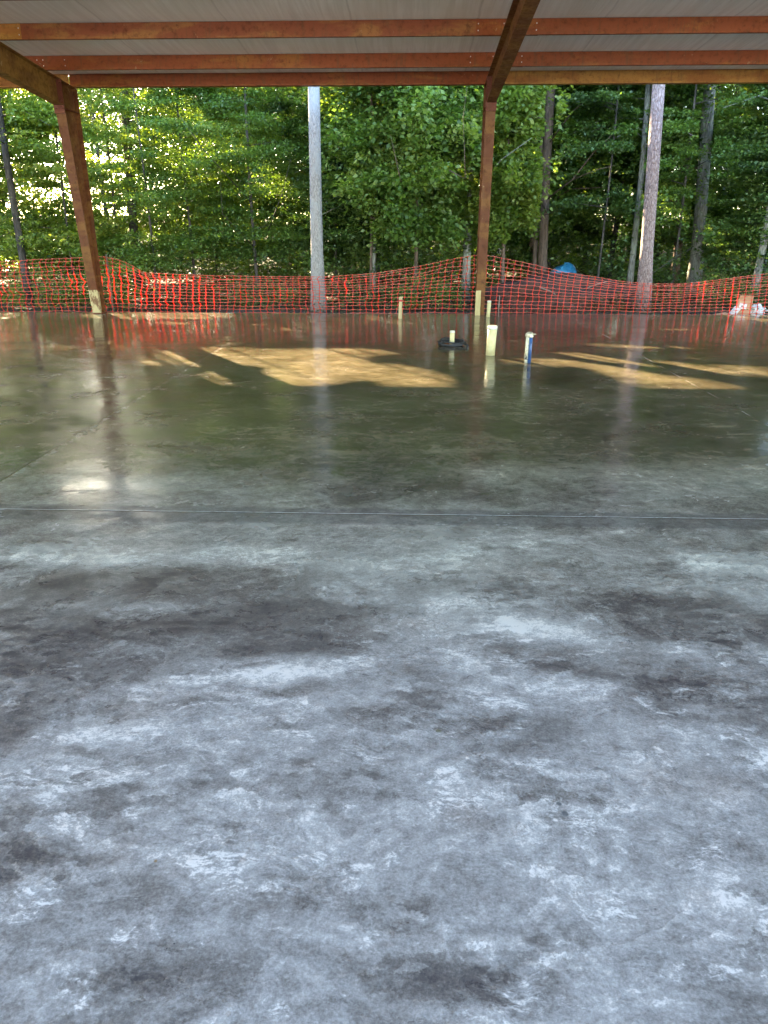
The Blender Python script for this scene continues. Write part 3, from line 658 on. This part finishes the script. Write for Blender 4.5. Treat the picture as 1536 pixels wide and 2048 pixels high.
# ------------------------------------------------------------------ foliage
def leaf_mesh(name, C, L, nrm_tilt, mat, parent=None, seed=0, tint=None, aspect=.52, heading=None, cull=True):
    """C (n,3) leaf centres, L (n,) lengths: folded four-cornered leaves"""
    rg_ = np.random.default_rng(seed)
    if cull:
        u = C[:, 0] + KU * C[:, 2]; v = C[:, 1] + KV * C[:, 2]
        keep = rg_.random(len(C)) > litmap(u, v) * 1.0
        bright = np.where(v > 15.6, np.interp(u, [-30, -8, -5, 0, 30], [.3, -.2, -.5, -.6, -.4]), np.interp(u, [-30, -9, -6, -1, 3, 4, 7, 9, 30], [1.1, 1.1, 1.2, .95, .7, .85, .7, .35, .2]))
        keep &= ~((C[:, 2] > 6.6) & (C[:, 1] < 21.5 + rg_.random(len(C))))
        deep = C[:, 1] > 18.7 + rg_.random(len(C)) * 2.6
        keep &= ~(deep & (rg_.random(len(C)) < leaf_gap(u, v, bright) * (v > 7.5)))
        sl = C[:, 0] / C[:, 1]; es = (C[:, 2] - 1.57) / C[:, 1]
        thin = np.where(C[:, 1] > 23, np.interp(sl, [-.62, -.50, -.42, -.36, -.28, -.2, .40, .46, .6], [1.1, 1.5, 1.6, 1.4, .6, 0, 0, .6, .5]) * np.interp(es, [-.02, .02, .25, .35], [.2, .8, 1, 0]), 0)
        keep &= rg_.random(len(C)) > thin * .52
        for (x, y, r_, zm, lx) in TR_KEEP:     # keep the view of these trunks open from the building
            s = y / C[:, 1]; px = C[:, 0] * s; pz = 1.57 + (C[:, 2] - 1.57) * s
            keep &= ~((C[:, 1] < y) & (np.abs(px - (x + lx * pz)) < r_ + .04) & (pz < zm) & (rg_.random(len(C)) < .93))
        g = C - np.array([0, 0, -1.57]); d0 = np.array([2.85, 5.83, 1.57]); d0 /= np.linalg.norm(d0); tt = g @ d0
        keep &= np.linalg.norm(g - tt[:, None] * d0, axis=1) > .008 * tt
        C = C[keep]; L = L[keep]
        if tint is not None: tint = tint[keep]
        if heading is not None: heading = heading[keep]
    n = len(C)
    if n == 0: return None
    th = rg_.uniform(0, 2 * math.pi, n) if heading is None else heading + rg_.normal(0, .7, n)
    tilt = np.abs(rg_.normal(0, nrm_tilt, n)); az = rg_.uniform(0, 2 * math.pi, n)
    N = np.stack([np.sin(tilt) * np.cos(az), np.sin(tilt) * np.sin(az), np.cos(tilt)], 1)
    D = np.stack([np.cos(th), np.sin(th), -.25 + .3 * rg_.normal(0, 1, n)], 1); D -= N * (D * N).sum(1, keepdims=True); D /= np.linalg.norm(D, axis=1, keepdims=True)
    Sd = np.cross(N, D); W = L * aspect * rg_.uniform(.8, 1.2, n)
    fold = .12 * L
    a = C - D * L[:, None] * .5; c_ = C + D * L[:, None] * .5
    b1 = C - D * L[:, None] * .05 + Sd * W[:, None] * .5 + N * fold[:, None]; b2 = C - D * L[:, None] * .05 - Sd * W[:, None] * .5 + N * fold[:, None]
    V = np.empty((n, 4, 3), np.float32); V[:, 0] = a; V[:, 1] = b2; V[:, 2] = c_; V[:, 3] = b1
    me = bpy.data.meshes.new(name); me.vertices.add(n * 4); me.vertices.foreach_set('co', V.ravel())
    me.loops.add(n * 4); me.loops.foreach_set('vertex_index', np.arange(n * 4, dtype=np.int32))
    me.polygons.add(n); me.polygons.foreach_set('loop_start', np.arange(0, n * 4, 4, dtype=np.int32))
    me.update(calc_edges=True)
    at = me.attributes.new('tint', 'FLOAT', 'FACE'); tv = rg_.random(n) if tint is None else np.clip(tint + rg_.normal(0, .16, n), 0, 1)
    at.data.foreach_set('value', tv.astype(np.float32))
    me.materials.append(mat); o = bpy.data.objects.new(name, me); COL.objects.link(o)
    if parent is not None: o.parent = parent
    return o
def crown_points(cx, cy, z0, z1, Rr, nb, nl, kind, rg_, dens=2.0):
    nb = int(nb * dens)
    """leaf centres of one crown, branch by branch; kind 'layer' = flat sprays, 'broad' = full clumps"""
    out = []; hd = []; tn = []; limbs = []
    for k in range(nb):
        q = rg_.random(); zb_ = z0 + (z1 - z0) * q; az = rg_.uniform(0, 2 * math.pi)
        prof = (math.sin(math.pi * min(1, .22 + q * .8)) ** .6) if kind == 'broad' else (1 - .45 * q)
        Lb = Rr * prof * rg_.uniform(.55, 1.1); rise = rg_.uniform(.05, .28) if kind == 'layer' else rg_.uniform(.1, .7)
        d = np.array([math.cos(az), math.sin(az)]); sd = np.array([-d[1], d[0]])
        nc = int(rg_.integers(9, 16)); ts = rg_.uniform(.22, 1, nc); lat = rg_.normal(0, .20, nc) * Lb * (1.15 - ts * .7)
        h = zb_ + rise * ts * Lb - (.30 if kind == 'layer' else .42) * ts ** 2 * Lb + rg_.normal(0, .05 if kind == 'layer' else .16, nc)
        P0 = np.stack([cx + d[0] * ts * Lb + sd[0] * lat, cy + d[1] * ts * Lb + sd[1] * lat, h], 1)
        m = max(3, int(nl * 1.15 / nc)); sp = (.15, .15, .03) if kind == 'layer' else (.13, .13, .11)
        pts = (P0[:, None, :] + rg_.normal(0, 1, (nc, m, 3)) * np.array(sp)).reshape(-1, 3)
        out.append(pts); hd.append(np.full(len(pts), az)); tn.append(np.full(len(pts), rg_.normal(.5, .17)) )
        limbs.append([(cx, cy, zb_ - .15), (cx + d[0] * Lb * .5, cy + d[1] * Lb * .5, zb_ + rise * .5 * Lb - .08 * Lb), (cx + d[0] * Lb, cy + d[1] * Lb, zb_ + rise * Lb - .32 * Lb)])
    return np.concatenate(out), np.concatenate(hd), np.concatenate(tn), limbs

G_MID = leaf_mat('leaf_mid_green', [(.054, .10, .024), (.10, .175, .036), (.155, .245, .050), (.24, .31, .07)])
G_BRI = leaf_mat('leaf_sunlit_green', [(.07, .115, .024), (.12, .19, .036), (.18, .25, .048), (.27, .31, .065)], .45)  # lighter copy for foliage in sun, sunlight put into the leaf colour
G_DRK = leaf_mat('leaf_deep_green', [(.042, .08, .028), (.075, .135, .038), (.115, .185, .05), (.16, .23, .06)], .35)
G_BRN = leaf_mat('leaf_brown_brush', [(.06, .03, .015), (.10, .05, .02), (.06, .08, .02), (.12, .12, .03)], .35)
B_GREY = bark_mat('grey_bark', (.15, .135, .115), (.42, .40, .35), blotch=(.30, .33, .26))
B_WHITE = bark_mat('pale_smooth_bark', (.16, .15, .14), (.50, .465, .425), (30, 30, 5), blotch=(.34, .34, .33))
B_PINE = bark_mat('pink_pine_bark', (.24, .16, .145), (.46, .36, .34), (12, 12, 5), plates=True)
B_BROWN = bark_mat('brown_bark', (.07, .045, .03), (.21, .14, .10))
B_DARK = bark_mat('dark_bark', (.04, .035, .03), (.12, .10, .085))
GZ0 = -.2
def trunk_tube(b, x, y, r, h, lx=0, ly=0, n=14, rng_=None, wob=.03, r_top=None, flare=.35):
    pts = []; rad = []; m = 16
    for i in range(m):
        q = i / (m - 1); z = GZ0 + (h - GZ0) * q
        pts.append((x + lx * z + wob * math.sin(q * 7 + x), y + ly * z, z)); rad.append(r * (1 - q * (1 - (r_top or .45))) * (1 + flare * math.exp(-max(z, 0) * 3.5)))
    b.tube(pts, rad, n, True, .03, rng_)
TREES = []
def tree(label, x, y, r, h, bark, leafmat, z0, Rr, nb, nl, kind, leaf, seed, lx=0, cat='tree', vis=False, twin=None, wob=.03, group=None, nlimb=14, name=None, top=0, tint_shift=0):
    """one tree: trunk with limbs + crown. 'top' = extra high crown branches that only shade"""
    TREES.append((label, x, y, r, h, bark, leafmat, z0, Rr, nb, nl, kind, leaf, seed, lx, cat, vis, twin, wob, group, nlimb, name, top, tint_shift))
    if vis: TR_KEEP.append((x, y, r, 4.9, lx))
def build_tree(label, x, y, r, h, bark, leafmat, z0, Rr, nb, nl, kind, leaf, seed, lx, cat, vis, twin, wob, group, nlimb, name, top, tshift):
    rg_ = np.random.default_rng(seed); rr_ = random.Random(seed)
    e = empty(name or 'broadleaf_tree', (x, y, -.14)); tag(e, label, cat, group)
    if not vis and 20 < seed < 40: r *= .6
    b = MB(); trunk_tube(b, x, y, r, h, lx, 0, 14, rr_, wob)
    if twin: trunk_tube(b, x + twin[0], y + twin[1], r * twin[2], h * .9, lx + twin[3], 0, 10, rr_, wob)
    C = []; H = []; T = []; LL = []
    for (P_, r0) in EXTRA.get(seed, []):
        b.tube([tuple(q) for q in P_], [r0 * (1 - .8 * i / (len(P_) - 1)) for i in range(len(P_))], 6)
    if nb:
        zt = min(h * .92, 6.8)
        c, hd, tn, limbs = crown_points(x + lx * 3, y, z0, zt, Rr, nb, nl, kind, rg_)
        C.append(c); H.append(hd); T.append(tn + tshift); LL.append(leaf * .98 * rg_.uniform(.7, 1.25, len(c)))
        for P_ in limbs[:nlimb]:
            q_ = np.array([[(P_[0][a_] * (1 - w_) + P_[2][a_] * w_) for a_ in range(3)] for w_ in (.15, .4, .65, .9)])
            if litmap(q_[:, 0] + KU * q_[:, 2], q_[:, 1] + KV * q_[:, 2]).max() > .4: continue
            f = 1 if not vis else .7
            b.tube(P_, [max(.012, r * .28) * f, max(.008, r * .15) * f, .004], 5)
    if top:
        c, hd, tn, limbs = crown_points(x + lx * 9, y, max(z0, 6.4), h, Rr * 1.35, top, 95, 'broad', rg_)
        C.append(c); H.append(hd); T.append(tn + tshift); LL.append(np.full(len(c), .24) * rg_.uniform(.7, 1.3, len(c)))
        for P_ in limbs[:8]: b.tube(P_, [r * .3, r * .16, .01], 5)
    o = b.build('trunk', bark, e, True); off(o, (x, y, -.14))
    C = np.concatenate(C); H = np.concatenate(H); T = np.concatenate(T); LL = np.concatenate(LL)
    ok = C[:, 1] > 16.4; ok &= C[:, 2] > -.05
    o = leaf_mesh('crown', C[ok], LL[ok], .8 if kind == 'layer' else 1.0, leafmat, e, seed, T[ok], .62, H[ok])
    if o: off(o, (x, y, -.14))

# the trunks one can tell apart
tree('straight pale grey trunk, whitest in the wood, right behind the mesh fence', -2.09, 17.0, .138, 19, B_WHITE, G_MID, 7, 3, 0, 0, 'broad', .1, 1, .009, vis=True, wob=.012, top=22, name='pale_trunk_tree')
tree('tall pink scaly pine trunk leaning slightly right, in front of the other right-hand trunks', 5.12, 17.2, .142, 20, B_PINE, G_MID, 8, 2.6, 0, 0, 'broad', .1, 2, -.050, 'pine', True, None, .0, None, 8, 'pine_tree', 18)
tree('grey mottled oak trunk leaning right, to the right of the pink pine', 7.80, 22.0, .175, 17, B_GREY, G_MID, 5.5, 3.2, 6, 500, 'broad', .1, 3, -.035, vis=True, wob=.10, top=24, name='oak_tree')
tree('thin greenish grey trunk just left of the pink pine', 5.85, 21.0, .082, 13, B_GREY, G_MID, 3.6, 2.0, 14, 420, 'layer', .09, 4, -.035, vis=True, wob=.07, top=8)
tree('brown trunk with a second stem, behind the blue tarp', 3.62, 21.6, .13, 15, B_BROWN, G_DRK, 5.0, 2.6, 8, 450, 'broad', .1, 5, -.03, vis=True, twin=(-.22, .1, .5, .02), wob=.05, top=14)
tree('slim mossy trunk midway between the pale trunk and the column', -.98, 19.4, .062, 12, B_GREY, G_DRK, 2.2, 1.9, 12, 420, 'layer', .085, 6, .004, vis=False, wob=.04, top=8)
tree('dark grey trunk behind the layered saplings near the left column', -7.45, 20.7, .12, 15, B_DARK, G_BRI, 3.2, 2.4, 22, 430, 'layer', .085, 7, .035, vis=False, top=10, tint_shift=.1)
tree('slim dark trunk at the far left edge of the wood', -9.45, 18.6, .085, 14, B_DARK, G_BRI, 2.8, 2.3, 26, 420, 'layer', .09, 8, .01, vis=True, top=10, tint_shift=.15)
tree('pale leaning trunk at the right edge of the wood', 8.12, 18.7, .085, 13, B_GREY, G_DRK, 2.2, 2.2, 24, 430, 'layer', .09, 9, .035, vis=False, top=8)
tree('greyish trunk half hidden behind the second column', 1.30, 19.4, .10, 15, B_GREY, G_MID, 3.2, 2.0, 14, 420, 'broad', .1, 10, 0, vis=False, top=12)
# leafy understorey
tree('feathery layered beech left of the pale trunk, full to the ground', -3.9, 19.2, .07, 9, B_DARK, G_MID, .9, 2.5, 56, 560, 'layer', .068, 21, 0, 'beech', top=4, name='beech_tree')
tree('layered beech sapling between the left column and the pale trunk', -5.6, 19.6, .06, 8, B_DARK, G_MID, .8, 2.2, 46, 520, 'layer', .068, 22, 0, 'beech', top=4, name='beech_tree', tint_shift=.05)
tree('bright yellow-green sapling seen behind the left column', -7.6, 20.0, .06, 9, B_DARK, G_BRI, .6, 2.2, 44, 480, 'layer', .09, 23, 0, top=2, tint_shift=.15)
tree('sunlit leafy tree at the upper left corner of the wood', -10.4, 20.4, .08, 9, B_DARK, G_BRI, .5, 2.5, 42, 480, 'layer', .09, 24, 0, top=2, tint_shift=.15)
tree('dark green sapling directly behind the pale trunk', -2.0, 20.4, .06, 9, B_DARK, G_DRK, .6, 2.3, 50, 500, 'layer', .08, 25, 0, top=4)
tree('full leafy oak hanging in front of the wood left of the second column', .05, 18.6, .075, 9, B_BROWN, G_MID, 1.5, 1.95, 62, 560, 'broad', .125, 26, 0, 'oak', top=4, name='oak_tree', tint_shift=.10)
tree('bushy bright oak seen right of the second column', 2.15, 18.8, .075, 9, B_BROWN, G_BRI, 1.6, 1.15, 46, 520, 'broad', .12, 27, 0, 'oak', top=4, name='oak_tree', tint_shift=-.02)
tree('mid green oak high between the pale trunk and the slim mossy trunk', -1.0, 18.7, .06, 9, B_BROWN, G_MID, 3.0, 1.5, 26, 500, 'broad', .115, 28, 0, 'oak', top=4, name='oak_tree')
tree('dark layered sapling left of the pink pine, deep in the shade', 4.9, 20.6, .05, 9, B_DARK, G_DRK, 2.0, 1.9, 26, 420, 'layer', .085, 29, 0, top=6)
tree('layered green sapling right of the pink pine', 6.6, 20.0, .055, 9, B_DARK, G_MID, 1.5, 1.9, 34, 460, 'layer', .085, 30, 0, top=4)
tree('dense dark green sapling at the right edge above the cardboard box', 9.0, 19.6, .06, 9, B_DARK, G_DRK, .9, 2.5, 50, 500, 'layer', .09, 31, 0, top=6)
tree('leafy sapling in shade beyond the right frame edge', 11.6, 20.4, .06, 10, B_DARK, G_MID, .6, 2.8, 44, 420, 'layer', .10, 32, 0, top=10)
tree('leafy sapling in sun beyond the left frame edge', -13.4, 19.8, .06, 10, B_GREY, G_BRI, .4, 2.9, 46, 420, 'layer', .10, 33, 0, top=8)
tree('bright leafy sapling between the far left trunk and the left column', -8.5, 19.2, .05, 8, B_DARK, G_BRI, .5, 1.9, 44, 480, 'layer', .085, 34, 0, name='broadleaf_tree', tint_shift=.1)
tree('low feathery beech just right of the left column', -6.3, 18.7, .045, 7, B_DARK, G_MID, .7, 1.6, 34, 480, 'layer', .07, 35, 0, 'beech', name='beech_tree', tint_shift=.08)
# second row
rs = random.Random(21)
adj = ['slender', 'crooked', 'straight', 'mossy', 'stout', 'leaning', 'thin', 'dark']
where = ['behind the sunlit corner foliage', 'behind the bright sapling near the left column', 'behind the layered beeches', 'deep behind the pale trunk', 'deep behind the slim mossy trunk',
         'behind the leafy oak by the second column', 'right of the second column in the shade', 'behind the blue tarp and twin trunk', 'in the dark gap left of the pink pine', 'between pink pine and mottled oak', 'behind the mottled oak trunk', 'behind the right edge sapling']
for k, x in enumerate([-12.5, -9.3, -6.9, -3.6, -.8, 1.9, 3.6, 4.9, 6.3, 7.9, 10.2, 12.6]):
    tree(f'{adj[k % 8]} back-row tree {where[k]}', clear_x(x + rs.uniform(-.5, .5), 25, 0), 24.5 + rs.uniform(-1.6, 2.2), rs.uniform(.07, .13) * (.55 if k < 4 else 1), rs.uniform(13, 17), B_DARK if k % 3 else B_BROWN,
         G_BRI if k < 3 else (G_DRK if k % 2 else G_MID), 1.2, 2.9, 40, 420, 'layer' if k % 2 else 'broad', .115, 50 + k, 0, top=24, group='back-row trees in the wood', wob=.08)
EXTRA = {  # bare limbs that show against the foliage
    5: [([(3.5, 21.6, 2.3), (4.0, 20.6, 2.75), (4.35, 20.2, 3.3), (4.75, 20.1, 3.7)], .028), ([(4.0, 20.6, 2.75), (4.5, 20.3, 2.95), (4.95, 20.2, 3.05)], .016), ([(3.45, 21.6, 3.6), (3.9, 20.9, 4.3), (4.4, 20.6, 4.7)], .022), ([(3.6, 21.6, 1.9), (3.2, 20.9, 2.5), (3.05, 20.6, 3.1)], .02)],
    26: [([(.72, 16.9, 2.72), (.93, 16.9, 2.62), (1.06, 16.9, 2.56)], .013), ([(1.06, 16.92, 2.58), (1.03, 16.95, 3.1), (.98, 17.0, 3.7), (1.1, 17.4, 4.6)], .007), ([(.1, 18.5, 1.6), (-.3, 17.4, 2.6), (-.5, 17.1, 3.4)], .016)],
    21: [([(-3.6, 19.1, 1.4), (-2.9, 17.6, 2.3), (-2.6, 17.2, 3.0)], .014), ([(-3.9, 19, 2.2), (-4.6, 17.7, 3.2), (-5.0, 17.3, 3.9)], .014), ([(-3.9, 19, 1.2), (-4.3, 17.8, 1.9), (-4.2, 17.4, 2.6)], .011)],
    3: [([(7.7, 22, 1.1), (7.2, 21.6, .9), (6.5, 21.2, .5), (6.1, 21, .2)], .03), ([(7.75, 22, 2.4), (8.5, 21.3, 3.2), (9.2, 21, 3.6)], .03)],
    10: [([(1.3, 19.3, 2.2), (1.9, 17.9, 3.0), (2.5, 17.6, 3.4)], .014)],
}
for a in TREES: build_tree(*a)

# brush and weeds right behind the fence
def shrub(label, x, y, rx, h, n, mat, seed, leaf=.06):
    rg_ = np.random.default_rng(seed); e = empty('shrub', (x, y, -.14)); tag(e, label, 'shrub', 'brush behind the fence')
    nc = int(n / 16); ang = rg_.uniform(0, 6.28, nc); rad = np.sqrt(rg_.random(nc)); zc = rg_.random(nc) ** .8 * h * (1 - rad ** 2 * .6)
    P0 = np.stack([x + rx * rad * np.cos(ang), y + .55 * rx * rad * np.sin(ang), zc - .1], 1)
    C = (P0[:, None] + rg_.normal(0, .055, (nc, 16, 3))).reshape(-1, 3); C = C[(C[:, 1] > 15.8) & (C[:, 2] > -.1)]
    o = leaf_mesh('foliage', C, leaf * rg_.uniform(.6, 1.3, len(C)), .9, mat, e, seed, None, .5)
    if o: off(o, (x, y, -.14))
    b = MB(); rr_ = random.Random(seed)
    for k in range(9):
        a = rr_.uniform(0, 6.28); q = rr_.uniform(.3, .9) * rx; b.tube([(x, y, -.2), (x + q * .4 * math.cos(a), y + q * .3 * math.sin(a), h * .4), (x + q * math.cos(a), y + .5 * q * math.sin(a), h * rr_.uniform(.6, .95))], [.009, .006, .003], 5)
    o = b.build('stem', B_BROWN, e); off(o, (x, y, -.14))
SH = [('yellow-green weedy shrub behind the fence at far left', -8.3, 17.0, 1.0, .95, G_BRI, 3600), ('leafy shrub behind the fence just left of the left column', -6.9, 17.0, .8, .9, G_MID, 3000),
      ('brownish shrub behind the sagging net right of the left column', -5.2, 17.2, .9, .6, G_BRN, 2600), ('dark shrub behind the net left of the pale trunk', -3.3, 17.4, 1.0, .6, G_DRK, 2600),
      ('low shrub behind the net right of the pale trunk', -1.2, 17.6, .9, .55, G_DRK, 2400), ('green shrub under the leafy oak left of the second column', .35, 17.2, .8, .85, G_MID, 3200),
      ('small brown brush right of the dark heap', 4.4, 16.9, .7, .35, G_BRN, 1500), ('grassy green shrub left of the cardboard box', 5.9, 17.0, .8, .45, G_BRN, 2000),
      ('green shrub beneath the mottled oak trunk', 7.0, 18.2, .9, .75, G_MID, 2400), ('dark shrub behind the cardboard box', 7.9, 17.4, .8, .7, G_DRK, 2400), ('shrub beyond the left frame edge', -10.6, 17.2, 1.2, .9, G_MID, 2600), ('shrub beyond the right frame edge', 10.2, 17.4, 1.2, .8, G_MID, 2400)]
for k, (lb, x, y, rx, h, m, n) in enumerate(SH): shrub(lb, x, y, rx, h, n, m, 300 + k)

# ground-cover leaves and the deep wood, too many to count
rg_ = np.random.default_rng(9); n = 26000
C = np.stack([rg_.uniform(-16, 16, n), 15.9 + rg_.random(n) ** 1.3 * 16, rg_.uniform(-.12, .06, n)], 1)
o = leaf_mesh('undergrowth', C, rg_.uniform(.04, .09, n), .6, G_BRN, None, 901, None, .5, cull=False); o['kind'] = 'stuff'; o['label'] = 'low leafy undergrowth and fallen leaves on the wood floor'; o['category'] = 'undergrowth'
def mass(n_cl, per, x0, x1, y0, y1, z0, z1, sp, leaf, seed, mat):
    rg_ = np.random.default_rng(seed); c = np.stack([rg_.uniform(x0, x1, n_cl), rg_.uniform(y0, y1, n_cl), rg_.uniform(z0, z1, n_cl)], 1)
    P_ = (c[:, None] + rg_.normal(0, 1, (n_cl, per, 3)) * np.array(sp)).reshape(-1, 3); P_ = P_[P_[:, 2] > -.1]
    T_ = np.repeat(rg_.normal(.5, .2, n_cl), per)[:len(P_)]
    o = leaf_mesh('distant_wood', P_, leaf * rg_.uniform(.7, 1.3, len(P_)), .8, mat, None, seed, None, .6)
    o['kind'] = 'stuff'; o['label'] = 'deep mass of distant woodland foliage and added shading canopy behind the trees'; o['category'] = 'woodland'; return o
mass(5200, 46, -40, 28, 27, 46, 0, 8, (.45, .45, .18), .21, 701, G_MID)
mass(1500, 46, -50, 40, 44, 56, 0, 12, (.8, .8, .4), .36, 704, G_DRK)
mass(1500, 46, -22, -5, 26.5, 33, .5, 9, (.4, .4, .15), .17, 706, G_BRI)  # left backdrop: yellow-green of sunlit leaves put into the colour
mass(3400, 34, -46, 26, 27, 50, 7, 21, (.8, .8, .5), .36, 702, G_DRK)  # high canopy above the view, added to block the sun
mass(900, 34, -46, 8, 50, 62, 10, 30, (1, 1, .6), .5, 703, G_DRK)
mass(1100, 34, -34, 24, 24, 36, 15, 26, (1, 1, .6), .5, 705, G_DRK)  # tall canopy out of view, added to cut skylight on the slab
def low_mass():
    rg_ = np.random.default_rng(77); nc = 2300
    c = np.stack([rg_.uniform(-17, 17, nc), rg_.uniform(18.2, 30, nc), rg_.random(nc) ** 1.2 * 1.25], 1)
    c = c[~((np.hypot(c[:, 0] - 3.88, c[:, 1] - 20.2) < 1.3) | ((c[:, 0] / c[:, 1] > .12) & (c[:, 0] / c[:, 1] < .25) & (c[:, 1] < 21)))]
    P_ = (c[:, None] + rg_.normal(0, 1, (len(c), 30, 3)) * np.array((.22, .22, .10))).reshape(-1, 3); P_ = P_[P_[:, 2] > -.1]
    o = leaf_mesh('low_brush', P_, .10 * rg_.uniform(.7, 1.3, len(P_)), .8, G_DRK, None, 78, None, .6)
    o['kind'] = 'stuff'; o['label'] = 'dark low brush covering the floor of the wood'; o['category'] = 'undergrowth'
low_mass()
mass(1100, 30, -28, -12.5, 22.5, 32, 5.2, 15, (.7, .7, .4), .34, 707, G_MID)  # unseen leaf clumps added to stop sun leaking onto the left floor
rs = random.Random(40)
b = MB()
for k in range(34):
    x, y = rs.uniform(-26, 26), rs.uniform(27, 42); x = x if x > 2 else -x * .9; x = clear_x(x, y, 0, 1.5); trunk_tube(b, x, y, rs.uniform(.07, .16), rs.uniform(12, 18), 0, 0, 8, rs, .04)
o = b.build('distant_trunks', B_DARK, smooth=True); o['kind'] = 'stuff'; o['label'] = 'many dark far trunks deep in the wood'; o['category'] = 'woodland'
